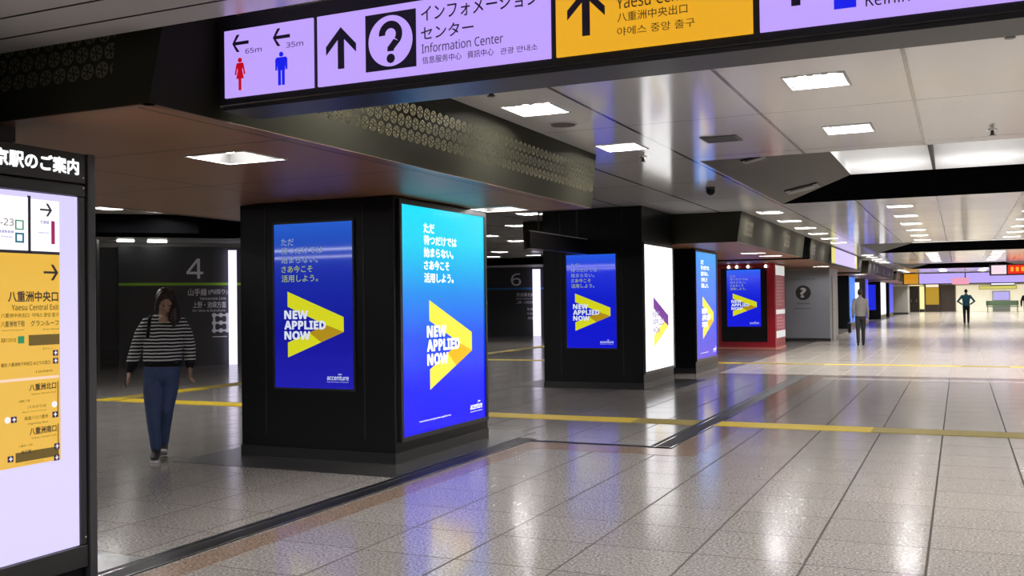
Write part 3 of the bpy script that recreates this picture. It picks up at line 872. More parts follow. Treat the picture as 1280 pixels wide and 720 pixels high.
for y, z in ((3.672, .957), (3.395, .905)):
    bm = bmesh.new(); add_disc(bm, px(y), z, .016, -.0075, -.003, 14)
    obj('round_mark', bm, WHT, k)
poly('line_chip', [rect(px(3.458), 1.282, px(3.492), 1.318)], GRN, k, -.007, -.003, 'small green chip')
poly('side_rule', [rect(px(3.692), .89, px(3.696), 1.075), rect(px(3.692), .675, px(3.696), .855)], DIM, k, -.0065, -.003)

# ------------------------------------------------------------------ overhead sign box
SK = 0.972      # size of the sign box against the drawing below
t = thing('overhead_sign', 'long overhead sign box with lilac and yellow lit panels across the top', 'sign', (0, 3.985, 0.041))
obj('housing', B(-3.562, .0, 2.512, 2.4, .30, 2.985), M['black_trim'], t, bevel=.006)
obj('lower_rail', B(-3.545, .01, 2.492, 2.4, .29, 2.512), M['dark_metal'], t)
LIL = glow('sign_lilac', lin(190, 160, 252), 1.0, .1)
SYEL = glow('sign_yellow', lin(232, 168, 8), 1.0, .1)
SBLK = glow('sign_ink', (.006, .004, .012), 1.0)
SRED = glow('sign_red', lin(190, 8, 30), 1.0)
SBLU = glow('sign_blue', lin(20, 30, 235), 1.0)
PY = -.012
def panel(x0, x1, mat, label, z0=2.552, z1=2.905):
    p = obj('sign_panel', B(x0, PY, z0, x1, 0.01, z1), mat, t)
    p['label'] = label
    return p
p1 = panel(-3.512, -2.948, LIL, 'lilac panel with toilet symbols')
p2 = panel(-2.92, -1.656, LIL, 'lilac panel for the information centre')
p3 = panel(-1.628, -.757, SYEL, 'yellow exit panel')
p4 = panel(-.728, 1.25, LIL, 'lilac panel with a blue square')
FY, FB = PY - .004, PY - .0005
def arrow_left(x0, x1, cz, hh, th):
    n = hh * .62; k = th * .62
    return [[(x1, cz - th / 2), (x0 + k * 1.7, cz - th / 2), (x0 + n + th * 1.05, cz - hh), (x0 + n, cz - hh), (x0, cz), (x0 + n, cz + hh), (x0 + n + th * 1.05, cz + hh), (x0 + k * 1.7, cz + th / 2), (x1, cz + th / 2)]]
def arrow_up(cx, z0, z1, hw, th):
    h = th / 2
    return [[(cx - h, z0), (cx + h, z0), (cx + h, z1 - h - th * 1.15), (cx + hw, z1 - hw * 1.02 - th * 1.15), (cx + hw, z1 - hw * 1.02), (cx, z1),
             (cx - hw, z1 - hw * 1.02), (cx - hw, z1 - hw * 1.02 - th * 1.15), (cx - h, z1 - h - th * 1.15)]]
poly('arrow', arrow_left(-3.456, -3.351, 2.831, .045, .017), SBLK, p1, FY, FB)
poly('arrow', arrow_left(-3.193, -3.087, 2.831, .045, .017), SBLK, p1, FY, FB)
text('distance_text', [('65m', (-3.371, 2.770, -3.265, 2.797)), ('35m', (-3.109, 2.770, -3.003, 2.797))], glow('sign_violet_ink', lin(60, 40, 95), 1.0), p1, FY, .012)
def picto(name, cx, woman, mat):
    bm = bmesh.new()
    add_disc(bm, cx, 2.742, .0125, FY, FB, 18)
    if woman:
        add_prism(bm, [(cx - .02, 2.727), (cx + .02, 2.727), (cx + .024, 2.716), (cx + .013, 2.69), (cx + .024, 2.645), (cx - .024, 2.645), (cx - .013, 2.69), (cx - .024, 2.716)], FY, FB)
        add_prism(bm, [(cx - .024, 2.716), (cx - .018, 2.712), (cx - .026, 2.665), (cx - .034, 2.668)], FY, FB)
        add_prism(bm, [(cx + .024, 2.716), (cx + .034, 2.668), (cx + .026, 2.665), (cx + .018, 2.712)], FY, FB)
        add_prism(bm, rect(cx - .009, 2.584, cx + .007, 2.648), FY, FB)
    else:
        add_prism(bm, [(cx - .028, 2.727), (cx + .028, 2.727), (cx + .037, 2.718), (cx + .037, 2.662), (cx + .028, 2.662), (cx + .026, 2.705), (cx + .022, 2.66), (cx - .022, 2.66), (cx - .026, 2.705), (cx - .028, 2.662), (cx - .037, 2.662), (cx - .037, 2.718)], FY, FB)
        add_prism(bm, rect(cx - .020, 2.584, cx - .004, 2.662), FY, FB)
        add_prism(bm, rect(cx + .004, 2.584, cx + .020, 2.662), FY, FB)
    return obj(name, bm, mat, p1)
picto('toilet_symbol', -3.408, True, SRED)['label'] = 'red woman symbol'
picto('toilet_symbol', -3.142, False, SBLU)['label'] = 'blue man symbol'
poly('arrow', arrow_up(-2.777, 2.627, 2.834, .088, .036), SBLK, p2, FY, FB)
poly('information_mark', [rect(-2.632, 2.592, -2.348, 2.870)], SBLK, p2, FY, FB)
bm = bmesh.new(); add_disc(bm, -2.490, 2.731, .124, FY - .001, FB, 48)
obj('information_disc', bm, LIL, p2)
bm = bmesh.new()
# question mark: hook, stem and dot
def arc_band(bm, cx, cz, r0, r1, a0, a1, n=18):
    pts = [(cx + r1 * math.cos(a0 + (a1 - a0) * i / n), cz + r1 * math.sin(a0 + (a1 - a0) * i / n)) for i in range(n + 1)]
    pts += [(cx + r0 * math.cos(a1 - (a1 - a0) * i / n), cz + r0 * math.sin(a1 - (a1 - a0) * i / n)) for i in range(n + 1)]
    for i in range(n):
        j = 2 * n + 1 - i
        add_prism(bm, [pts[i], pts[i + 1], pts[j - 1], pts[j]], FY - .002, FB)
arc_band(bm, -2.488, 2.762, .030, .066, PI * 1.02, -PI * .22)
add_prism(bm, [(-2.470, 2.738), (-2.436, 2.722), (-2.470, 2.688), (-2.470, 2.680), (-2.506, 2.680), (-2.506, 2.700)], FY - .002, FB)
add_disc(bm, -2.488, 2.645, .023, FY - .002, FB, 24)
obj('question_mark', bm, SBLK, p2)
text('sign_text', [('インフォメーション', (-2.318, 2.800, -1.708, 2.872)), ('センター', (-2.32, 2.712, -2.039, 2.775))], SBLK, p2, FY, .012)
text('sign_text', [('Information Center', (-2.317, 2.649, -1.888, 2.694))], SBLK, p2, FY, .002)
text('sign_text', [('信息服务中心', (-2.314, 2.597, -2.104, 2.632)), ('資訊中心', (-2.073, 2.597, -1.937, 2.632)), ('관광 안내소', (-1.903, 2.595, -1.717, 2.625))], SBLK, p2, FY, .004)
poly('arrow', arrow_up(-1.484, 2.631, 2.842, .088, .036), SBLK, p3, FY, FB)
text('sign_text', [('八重洲中央口', (-1.342, 2.800, -.80, 2.872)), ('Yaesu Central Exit', (-1.342, 2.728, -.86, 2.788))], SBLK, p3, FY, .004)
text('sign_text', [('八重洲中央出口', (-1.338, 2.671, -1.028, 2.712))], SBLK, p3, FY, .006)
text('sign_text', [('야에스 중앙 출구', (-1.340, 2.610, -.997, 2.648))], SBLK, p3, FY, .002)
poly('arrow', arrow_up(-.583, 2.641, 2.842, .088, .036), SBLK, p4, FY, FB)
poly('line_square', [rect(-.436, 2.605, -.352, 2.70)], SBLU, p4, FY, FB, 'blue line square')
text('sign_text', [('Keihin-Tohoku Line', (-.317, 2.600, .20, 2.652)), ('京浜東北線', (-.317, 2.70, .15, 2.79))], SBLK, p4, FY, .004)
# hangers that carry the box from the ceiling
bm = bmesh.new()
for x in (-2.9, -.7, 1.6): add_cyl(bm, (x, .15, 2.98), (x, .15, 3.04), .03, .03)
obj('hanger', bm, M['dark_metal'], t)
for o in t.children_recursive: o.data.transform(Matrix.Scale(SK, 4))

# ------------------------------------------------------------------ recessed ceiling lights
def make_light(name, label, wx, wy, lamp, group, n=3, dep=.075):
    """white tray let into the ceiling, thin rim, round lamps inside"""
    t = thing(name, label, 'ceiling light', (0, 0, 0), 0, group)
    f = .016
    a, b = wx / 2, wy / 2
    bm = bmesh.new()
    for q in ((-a, -b, a, -b + f), (-a, b - f, a, b), (-a, -b + f, -a + f, b - f), (a - f, -b + f, a, b - f)): add_box(bm, q[0], q[1], -.006, q[2], q[3], .002)
    obj('frame', bm, M['white_paint'], t)
    bm = bmesh.new()
    i, j, p, q = a - f, b - f, a - .055, b - .055
    lo = [bm.verts.new(v) for v in ((-i, -j, 0), (i, -j, 0), (i, j, 0), (-i, j, 0))]
    hi = [bm.verts.new(v) for v in ((-p, -q, dep), (p, -q, dep), (p, q, dep), (-p, q, dep))]
    bm.faces.new(hi)
    for k in range(4): bm.faces.new((lo[k], lo[(k + 1) % 4], hi[(k + 1) % 4], hi[k]))
    obj('reflector', bm, M['reflector'], t)
    span = 2 * p - .01
    for c in range(n):
        cx = -span / 2 + span * (c + .5) / n
        bm = bmesh.new()
        r = span / n * .47
        z1, z0 = dep - .003, dep - .030
        ring = [bm.verts.new((cx + r * math.cos(2 * PI * j / 10), r * 1.1 * math.sin(2 * PI * j / 10), z1)) for j in range(10)]
        low = [bm.verts.new((cx + .7 * r * math.cos(2 * PI * j / 10), .77 * r * math.sin(2 * PI * j / 10), z0)) for j in range(10)]
        bm.faces.new(low)
        for j in range(10): bm.faces.new((ring[j], ring[(j + 1) % 10], low[(j + 1) % 10], low[j]))
        obj('lamp', bm, lamp, t)
    return t

ORD = 'first second third fourth fifth sixth seventh eighth ninth tenth eleventh twelfth thirteenth fourteenth fifteenth sixteenth seventeenth eighteenth nineteenth twentieth'.split()
proto = None
def place_light(x, y, z, label, group):
    global proto
    if proto is None:
        proto = make_light('ceiling_light', label, LW_, LD_, M['lamp'], group)
        o = proto
    else:
        o = copy_tree(proto)
    o.location = (x, y, z)
    o['label'] = label; o['group'] = group
    return o
for x, rn in ROWS.items():
    for ys, zn in ZONES:
        for i, y in enumerate(ys):
            place_light(x, y, ZC, 'recessed white light, %s of %s %s' % (ORD[i], rn, zn), 'recessed lights of the main ceiling')
for i, y in enumerate((1.2, -1.2, -3.6)):
    for x in (-3.07, -.9, 1.27):
        place_light(x, y, 2.79, 'recessed white light of the lower ceiling, %s of %s' % (ORD[i], ROWS[x]), 'recessed lights of the lower ceiling')
for x, y, lab in SIDE_LIGHTS: place_light(x, y, ZC, lab, 'recessed lights over the side entrances')
sl = None
for x, y, b_, lab in SOFFIT_LIGHTS:
    if sl is None: o = sl = make_light('soffit_light', lab, .50, .45, M['lamp_warm'], 'lights in the timber soffits', 2)
    else: o = copy_tree(sl)
    o.location = (x, y, 2.4405 if b_ == 0 else 2.4605); o['label'] = lab

# long strips in the side hall behind the viewer: they show as streaks in the screens
for y, lab in ((-4.5, 'long white light strip reflected as the upper streak in the blue screen'), (-7.6, 'long white light strip reflected as the lower streak in the blue screen')):
    o = obj('light_strip', B(-19, y - .06, 2.765, -11, y + .06, 2.789), glow('hall_strip', (1, .98, .98), 16.0))
    tag(o, lab, 'light', 'light strips in the side hall')

# ceiling fittings
def fitting(name, x, y, z, label, cat, kind, r=.09):
    t = thing(name, label, cat, (x, y, z))
    bm = bmesh.new()
    if kind == 'speaker':
        add_cyl(bm, (0, 0, -.001), (0, 0, -.012), r, r * .94, 28); obj('grille', bm, flat('speaker_grille', (.12, .11, .10), .6), t)
        bm = bmesh.new(); add_cyl(bm, (0, 0, 0), (0, 0, -.008), r * 1.08, r * 1.08, 28); obj('rim', bm, M['white_paint'], t)
    elif kind == 'vent':
        obj('plate', B(-r, -r, -.012, r, r, -.001), flat('vent_plate', (.15, .14, .14), .5), t)
        bm = bmesh.new()
        for i in range(6): add_box(bm, -r * .9, -r * .85 + i * r * .3, -.018, r * .9, -r * .75 + i * r * .3, -.010)
        obj('slats', bm, flat('vent_slat', (.20, .19, .19), .5), t)
    elif kind == 'sprinkler':
        bm = bmesh.new(); add_cyl(bm, (0, 0, 0), (0, 0, -.01), .045, .04, 20); obj('rosette', bm, M['steel'], t)
        bm = bmesh.new(); add_cyl(bm, (0, 0, -.01), (0, 0, -.05), .014, .018, 12); add_cyl(bm, (0, 0, -.05), (0, 0, -.055), .03, .03, 12); obj('nozzle', bm, M['dark_metal'], t)
    else:
        bm = bmesh.new(); add_cyl(bm, (0, 0, 0), (0, 0, -.04), .07, .06, 20); obj('mount', bm, M['dark_metal'], t)
        bm = bmesh.new(); bmesh.ops.create_uvsphere(bm, u_segments=18, v_segments=10, radius=.065); bmesh.ops.translate(bm, vec=(0, 0, -.05), verts=bm.verts); obj('dome', bm, M['black'], t, smooth=True)
    return t
fitting('ceiling_speaker', -3.12, 7.97, ZC, 'round grey loudspeaker beside the first ceiling light', 'speaker', 'speaker', .115)
fitting('ceiling_vent', -2.06, 9.42, ZC, 'square grey air vent before the sloping grey ceiling well', 'vent', 'vent', .17)
fitting('sprinkler_head', -3.06, 6.40, ZC, 'small sprinkler under the lilac sign edge near the dotted bulkhead', 'sprinkler', 'sprinkler')
fitting('sprinkler_head', -3.08, 10.21, ZC, 'small sprinkler below the second light beside the bulkhead', 'sprinkler', 'sprinkler')
fitting('sprinkler_head', .29, 6.36, ZC, 'small sprinkler under the right end of the lilac sign', 'sprinkler', 'sprinkler')
fitting('sprinkler_head', .30, 10.16, ZC, 'small sprinkler close to the bright ceiling well strip', 'sprinkler', 'sprinkler')
fitting('dome_camera', -3.1, 13.46, ZC, 'black dome camera on the ceiling left of the grey ceiling well', 'camera', 'dome')
def slope_plate(name, label, y, k, sz):
    """fitting on the sloping side of the nearest well; k is the share up the slope"""
    x = CX0 + 1.2 * k; z = ZC + .25 * k
    t = thing(name, label, 'ceiling fitting', (x, y, z))
    t.rotation_euler = (0, -math.atan2(.25, 1.2), 0)
    obj('plate', B(-sz, -sz, -.02, sz, sz, -.004), M['black'], t)
    obj('cover', B(-sz * .7, -sz * .7, -.03, sz * .7, sz * .7, -.02), M['dark_metal'], t)
slope_plate('ceiling_speaker_plate', 'black square plate on the sloping grey side of the ceiling well', 15.2, .42, .24)
slope_plate('ceiling_speaker_plate', 'black plate at the near edge of the sloping grey ceiling well', 11.6, .38, .13)

# ------------------------------------------------------------------ hanging boxes and side signs
t = thing('hanging_sign', 'dark hanging sign box jutting out left of the second pillar', 'sign', (-5.74, 14.2, 2.225))
obj('housing', B(.05, -1.2, 0, .12, 1.2, .25), M['black'], t, bevel=.006)
obj('top_edge', B(.105, -1.2, .25, .122, 1.2, .258), M['white_paint'], t)
bm = bmesh.new()
for y in (-.8, .8): add_cyl(bm, (.085, y, .25), (.085, y, .76), .012, .012, 12)
obj('hanger', bm, M['black_trim'], t)
t = thing('side_sign', 'lilac lit sign with yellow ends on the bulkhead above the grey booth', 'sign', (-3.49, 34.5, 2.48))
obj('housing', B(-.06, -3.95, 0, .03, 3.95, .50), M['dark_metal'], t)
obj('lit_panel', B(.03, -2.9, .02, .045, 3.1, .48), glow('side_sign_lilac', lin(205, 190, 255), 1.05), t)
for a, b in ((-3.9, -2.95), (3.15, 3.9)):
    obj('yellow_panel', B(.03, a, .02, .045, b, .48), glow('side_sign_yellow', lin(225, 215, 120), 1.0), t)

# ------------------------------------------------------------------ far end of the concourse
def far_pillar(x0, y0, x1, y1, label, body, front=None, side=None):
    t = thing('advertising_pillar', label, 'advertising pillar', ((x0 + x1) / 2, (y0 + y1) / 2, 0), 0, 'advertising pillars along the concourse')
    w2, d2 = (x1 - x0) / 2, (y1 - y0) / 2
    obj('body', B(-w2, -d2, 0, w2, d2, 2.454), body, t)
    if front: obj('digital_screen', B(-w2 + .3, -d2 - .02, .6, w2 - .3, -d2 + .01, 2.25), front, t)
    if side: obj('lightbox_poster', B(w2 - .01, -d2 + .15, .28, w2 + .02, d2 - .15, 2.4), side, t)
    return t
FB_ = glow('far_blue', lin(25, 40, 220), 1.0); FC_ = glow('far_sky_blue', lin(40, 120, 245), 1.1); FW_ = glow('far_white', lin(240, 240, 255), 1.3)
far_pillar(-6.4, 47.8, -4.66, 50.6, 'far black pillar with a sky-blue poster edge behind the walker in grey', M['black'], None, FC_)
far_pillar(-6.1, 56.3, -4.66, 58.2, 'far grey pillar showing a white screen above the walker in grey', flat('far_grey_pillar', (.2, .2, .19), .4), FW_, FB_)
far_pillar(-6.3, 68.2, -4.70, 73.0, 'far black pillar with a white poster on its side and blue front', M['black'], FB_, FW_)
far_pillar(-6.3, 76.0, -4.66, 80.5, 'farthest black pillar with a blue poster beside the grey wall block', M['black'], None, FB_)
t = thing('partition_block', 'pale grey wall block at the far end beside the dark doors', 'partition', (-4.9, 88.0, 0))
obj('body', B(-1.2, -1.8, 0, 1.02, 1.8, 2.44), flat('far_block', (.30, .30, .27), .4), t)
obj('cap', B(-1.25, -1.85, 2.3, 1.07, 1.85, 2.445), M['white_paint'], t)
obj('base_strip', B(-1.22, -1.82, 0, 1.04, 1.82, .15), M['dark_metal'], t)

t = thing('overhead_sign', 'far overhead sign row with an orange panel and long lilac panels', 'sign', (0, 70, 0))
obj('housing', B(-3.45, 0, 2.22, 4.4, .3, 2.99), M['black_trim'], t)
o = obj('sign_panel', B(-3.35, -.02, 2.28, -2.47, 0.01, 2.93), glow('far_orange', lin(205, 140, 8), 1.0), t); o['label'] = 'orange panel'
for a, b in ((-2.42, .30), (.36, 4.3)):
    o = obj('sign_panel', B(a, -.02, 2.28, b, 0.01, 2.93), glow('far_lilac', lin(190, 170, 250), 1.0), t); o['label'] = 'lilac panel'
o = obj('sign_panel', B(-.45, -.03, 2.2, .55, -.021, 2.62), glow('far_pink', lin(240, 160, 185), 1.0), t); o['label'] = 'pink panel'
t = thing('departure_board', 'hanging display with red and white lit letters at the right edge', 'sign', (0, 52, 0))
obj('housing', B(1.30, 0, 2.40, 3.2, .25, 2.92), M['black_trim'], t)
o = obj('sign_panel', B(1.38, -.02, 2.46, 2.02, .01, 2.88), glow('far_white_panel', lin(240, 215, 225), 1.1), t); o['label'] = 'white panel'
o = obj('sign_panel', B(2.09, -.02, 2.46, 3.1, .01, 2.88), glow('far_red_panel', lin(225, 40, 20), 1.1), t); o['label'] = 'red panel'
bm = bmesh.new()
bm.free()
for k in range(4): obj('lit_letter', B(2.2 + .22 * k, -.028, 2.58, 2.32 + .22 * k, -.02, 2.78), glow('far_amber', lin(255, 165, 40), 1.2), t)
bm = bmesh.new()
for x in (1.6, 2.9): add_cyl(bm, (x, .12, 2.92), (x, .12, 3.0), .03, .03)
obj('hanger', bm, M['dark_metal'], t)

YF = 100.37
DK = flat('far_dark_wood', (.045, .03, .02), .4)
def far_box(name, label, cat, x0, z0, x1, z1, mat, dep=.27, group=None):
    t = thing(name, label, cat, ((x0 + x1) / 2, YF - dep, 0), 0, group)
    cx = (x0 + x1) / 2
    return t, cx
t, c = far_box('entrance_cabinet', 'dark double doored cabinet front at the far end left of the glowing column', 'cabinet', -4.40, 0, -3.50, 2.36, DK)
obj('frame', B(-.45, 0, 0, .45, .25, 2.36), DK, t)
for a in (-.42, .01):
    d = obj('door', B(a, -.03, .05, a + .40, 0, 2.25), flat('far_door', (.03, .022, .018), .3), t)
    obj('handle', B(a + .17, -.05, .9, a + .21, -.03, 1.2), M['steel'], d)
t, c = far_box('light_column', 'glowing pale yellow column beside the yellow poster at the far end', 'light column', -3.45, 0, -3.08, 2.8, DK)
obj('column_light', B(-.17, -.05, .25, .19, .24, 2.38), glow('warm_column', lin(250, 235, 165), 1.2), t)
obj('base', B(-.18, -.07, 0, .21, .24, .25), DK, t)
t, c = far_box('header_light', 'pale yellow lit header above the dark shop door at the far end', 'sign', -4.75, 2.4, -3.1, 2.8, DK)
obj('housing', B(-.83, 0, 2.41, .83, .24, 2.82), DK, t)
obj('lit_panel', B(-.80, -.02, 2.44, .80, 0, 2.80), glow('warm_header', lin(245, 225, 150), 1.1), t)
t, c = far_box('wall_poster', 'yellow poster in a dark frame on the far wall', 'poster', -2.95, .2, -1.75, 2.6, DK)
obj('frame', B(-.66, 0, .0, .66, .25, 2.62), DK, t)
obj('poster_sheet', B(-.56, -.02, .66, .56, 0, 2.27), glow('far_poster', lin(190, 150, 30), .9), t)
obj('header_light', B(-.55, -.03, 2.30, .55, 0, 2.56), glow('poster_header', lin(250, 230, 200), 1.1), t)
t, c = far_box('wall_cabinet', 'dark brown panelled cabinet beside the yellow poster at the far end', 'cabinet', -1.62, .1, -.40, 2.5, DK)
obj('body', B(-.61, 0, 0, .61, .25, 2.5), flat('far_brown', (.075, .05, .035), .4), t)
for a in (-.58, .02): obj('door', B(a, -.02, .1, a + .56, 0, 2.4), DK, t)
# shop recess; its wall is given an added glow to brighten the far end
M['far_added_glow'] = glow('far_wall_added_glow', lin(205, 195, 160), .9, .6)
struct('wall_shop', B(-.32, YF - .02, 0, 6.5, YF, 2.42), M['far_added_glow'])
t, c = far_box('shop_sign', 'white lit shop sign above the green seats at the far end', 'sign', 2.6, 2.39, 4.55, 2.9, None)
obj('housing', B(-1.0, 0, 2.36, 1.0, .2, 2.9), M['black_trim'], t)
obj('lit_panel', B(-.95, -.02, 2.42, .95, 0, 2.86), FW_, t)
t, c = far_box('shop_header', 'yellow lit header strip over the shop at the far end', 'sign', 1.6, 2.0, 4.7, 2.35, None)
obj('housing', B(-1.55, 0, 2.02, 1.55, .245, 2.36), flat('far_header', (.4, .36, .1), .4), t)
obj('lit_panel', B(-1.5, -.02, 2.06, 1.5, 0, 2.3), glow('far_yellow', lin(225, 215, 110), .9), t)
t, c = far_box('shop_screen', 'lavender lit screen behind the green seats at the far end', 'screen', 2.74, 1.0, 4.1, 1.76, None)
obj('housing', B(-.72, 0, .0, .72, .15, 1.85), flat('far_counter', (.22, .24, .22), .4), t)
obj('lit_panel', B(-.66, -.02, 1.02, .66, 0, 1.78), glow('far_lavender', lin(185, 175, 240), 1.0), t)
t = thing('bench', 'long green slatted bench at the far right end', 'bench', (3.4, 97.0, 0))
GR = flat('far_green', (.07, .12, .06), .5)
obj('seat', B(-1.3, -.3, .42, 1.3, .3, .5), GR, t); obj('backrest', B(-1.3, .25, .55, 1.3, .32, .98), GR, t)
for x in (-1.2, 1.15):
    for y in (-.28, .22): obj('leg', B(x, y, 0, x + .06, y + .06, .42 if y < 0 else .98), M['dark_metal'], t)

# ------------------------------------------------------------------ people
def loft(bm, pts, rad, side=Vector((1, 0, 0)), n=16, horiz=False):
    """closed tube through pts; rad = (a, b) along side and across"""
    pts = [Vector(p) for p in pts]
    rad = [(r, r) if not isinstance(r, (tuple, list)) else r for r in rad]
    # rounded ends
    def T(i):
        if horiz: return Vector((0, 0, 1 if pts[-1].z > pts[0].z else -1))
        if i == 0: d = pts[1] - pts[0]
        elif i == len(pts) - 1: d = pts[-1] - pts[-2]
        else: d = (pts[i + 1] - pts[i]).normalized() + (pts[i] - pts[i - 1]).normalized()
        return d.normalized()
    rings = []
    seq = []
    a0 = min(rad[0]); a1 = min(rad[-1])
    t0, t1 = T(0), T(len(pts) - 1)
    for k, s in ((.95, .30), (.72, .70), (.38, .92)): seq.append((pts[0] - t0 * a0 * k * .8, (rad[0][0] * s, rad[0][1] * s), t0))
    for i in range(len(pts)): seq.append((pts[i], rad[i], T(i)))
    for k, s in ((.38, .92), (.72, .70), (.95, .30)): seq.append((pts[-1] + t1 * a1 * k * .8, (rad[-1][0] * s, rad[-1][1] * s), t1))
    for p, r, d in seq:
        s = (side - d * side.dot(d)).normalized()
        u = d.cross(s)
        rings.append([bm.verts.new(p + s * r[0] * math.cos(2 * PI * j / n) + u * r[1] * math.sin(2 * PI * j / n)) for j in range(n)])
    bm.faces.new(rings[0][::-1]); bm.faces.new(rings[-1])
    for A, C in zip(rings, rings[1:]):
        for j in range(n): bm.faces.new((A[j], A[(j + 1) % n], C[(j + 1) % n], C[j]))

def ball(bm, c, r, mat=None):
    g = bmesh.ops.create_uvsphere(bm, u_segments=18, v_segments=12, radius=1)
    m = Matrix.Translation(c) @ (mat or Matrix.Identity(4)) @ Matrix.Diagonal((*r, 1))
    bmesh.ops.transform(bm, matrix=m, verts=g['verts'])

def fuse(name, bm, mat, parent, voxel=.006, smooth=3, xf=None):
    """weld overlapping closed shapes into one smooth skin"""
    bmesh.ops.recalc_face_normals(bm, faces=bm.faces[:])
    me = bpy.data.meshes.new(name); bm.to_mesh(me); bm.free()
    o = bpy.data.objects.new(name, me); COL.objects.link(o)
    r = o.modifiers.new('weld', 'REMESH'); r.mode = 'VOXEL'; r.voxel_size = voxel
    s = o.modifiers.new('soften', 'SMOOTH'); s.factor = .5; s.iterations = smooth
    bpy.context.view_layer.update()
    m2 = bpy.data.meshes.new_from_object(o.evaluated_get(bpy.context.evaluated_depsgraph_get()))
    bpy.data.objects.remove(o); bpy.data.meshes.remove(me)
    m2.materials.clear(); m2.materials.append(mat)
    for p in m2.polygons: p.use_smooth = True
    m2.name = name
    o = bpy.data.objects.new(name, m2); COL.objects.link(o)
    if parent: o.parent = parent
    return o

def hand(bm, wrist, d, s, curl, scale=1.0):
    """palm with four fingers and a thumb; d = finger direction, s = thumb side"""
    wrist, d, s = Vector(wrist), Vector(d).normalized(), Vector(s)
    s = (s - d * s.dot(d)).normalized(); n = d.cross(s) * curl
    k = scale
    loft(bm, [wrist - d * .02 * k, wrist + d * .03 * k, wrist + d * .085 * k], [(.026 * k, .019 * k), (.036 * k, .016 * k), (.040 * k, .014 * k)], s)
    for off, L in ((-.030, .052), (-.010, .066), (.011, .070), (.031, .062)):
        b = wrist + d * .080 * k + s * off * k
        p1 = b + (d * .93 + n * .30).normalized() * L * .5 * k
        p2 = p1 + (d * .72 + n * .70).normalized() * L * .32 * k
        p3 = p2 + (d * .45 + n * .90).normalized() * L * .28 * k
        loft(bm, [b, p1, p2, p3], [.0092 * k, .0086 * k, .0080 * k, .0070 * k], s, 10)
    b = wrist + d * .028 * k + s * .030 * k
    p1 = b + (d * .70 + s * .65 + n * .2).normalized() * .042 * k
    p2 = p1 + (d * .92 + s * .20 + n * .3).normalized() * .034 * k
    loft(bm, [b, p1, p2], [.013 * k, .0105 * k, .0085 * k], d, 10)

def head_xf(c, pitch, yaw, roll=0):
    return Matrix.Translation(c) @ Matrix.Rotation(yaw, 4, 'Z') @ Matrix.Rotation(roll, 4, 'Y') @ Matrix.Rotation(pitch, 4, 'X')

def add_head(bm, X, k=1.0):
    """head about its centre, face towards local -y"""
    def b(c, r): ball(bm, X @ Vector(c), r, X.to_3x3().to_4x4())
    b((0, .012, .018), (.074 * k, .092 * k, .098 * k))
    b((0, -.030, -.030), (.058 * k, .058 * k, .072 * k))
    b((0, -.052, -.078), (.030 * k, .032 * k, .028 * k))      # chin
    b((0, -.088, -.018), (.011 * k, .016 * k, .022 * k))      # nose
    b((0, -.098, -.030), (.013 * k, .011 * k, .009 * k))
    b((0, -.083, -.058), (.022 * k, .010 * k, .008 * k))      # lips
    for s in (-1, 1):
        b((.030 * s, -.074, .020), (.020 * k, .012 * k, .008 * k))   # brow
        b((.037 * s, -.062, -.025), (.022 * k, .018 * k, .020 * k))  # cheek
        b((.074 * s, .010, -.012), (.010 * k, .018 * k, .028 * k))   # ear

SKIN = flat('skin', (.36, .22, .16), .5, 0, .4, .08, 20)
HAIR = flat('dark_brown_hair', (.022, .013, .010), .45, 0, .4, .3, 60)

# the woman walking at left
T = thing('person', 'person in a black-and-white striped top and blue jeans walking with head bowed', 'person', (-6.98, 7.12, 0), math.radians(40))
bm = bmesh.new()
HX = head_xf((.094, -.072, 1.502), math.radians(36), math.radians(14), math.radians(-5))
add_head(bm, HX)
loft(bm, [(.078, .005, 1.32), (.082, -.015, 1.40), (.09, -.045, 1.46)], [.062, .047, .047])
ball(bm, (.082, -.052, 1.325), (.055, .042, .055))
loft(bm, [(.055, 0, .84), (.062, 0, .98), (.072, 0, 1.18), (.076, 0, 1.28)], [(.14, .095), (.12, .085), (.135, .09), (.11, .065)], horiz=True)
SL, SR = (-.100, .0, 1.290), (.255, .0, 1.290)
EL, ER = (-.178, .035, 1.050), (.308, .035, 1.070)
WL, WR = (-.236, -.02, .835), (.314, -.045, .865)
for a, e, wv in ((SL, EL, WL), (SR, ER, WR)):
    loft(bm, [Vector(a) + Vector((0, 0, -.03)), e, wv], [.036, .034, .025], Vector((0, 1, 0)))
hand(bm, WL, (-.06, -.22, -1), (.25, -1, 0), 1.0)
hand(bm, WR, (.0, -.12, -1), (-.25, -1, 0), -1.0)
LEGS = (((-.020, 0, .82), (-.022, -.075, .46), (.000, -.04, .09)), ((.125, 0, .82), (.092, -.01, .47), (.052, .17, .115)))
for hp, kn, an in LEGS: loft(bm, [hp, kn, an], [.07, .048, .034])
fuse('body', bm, SKIN, T, .0046, 2)
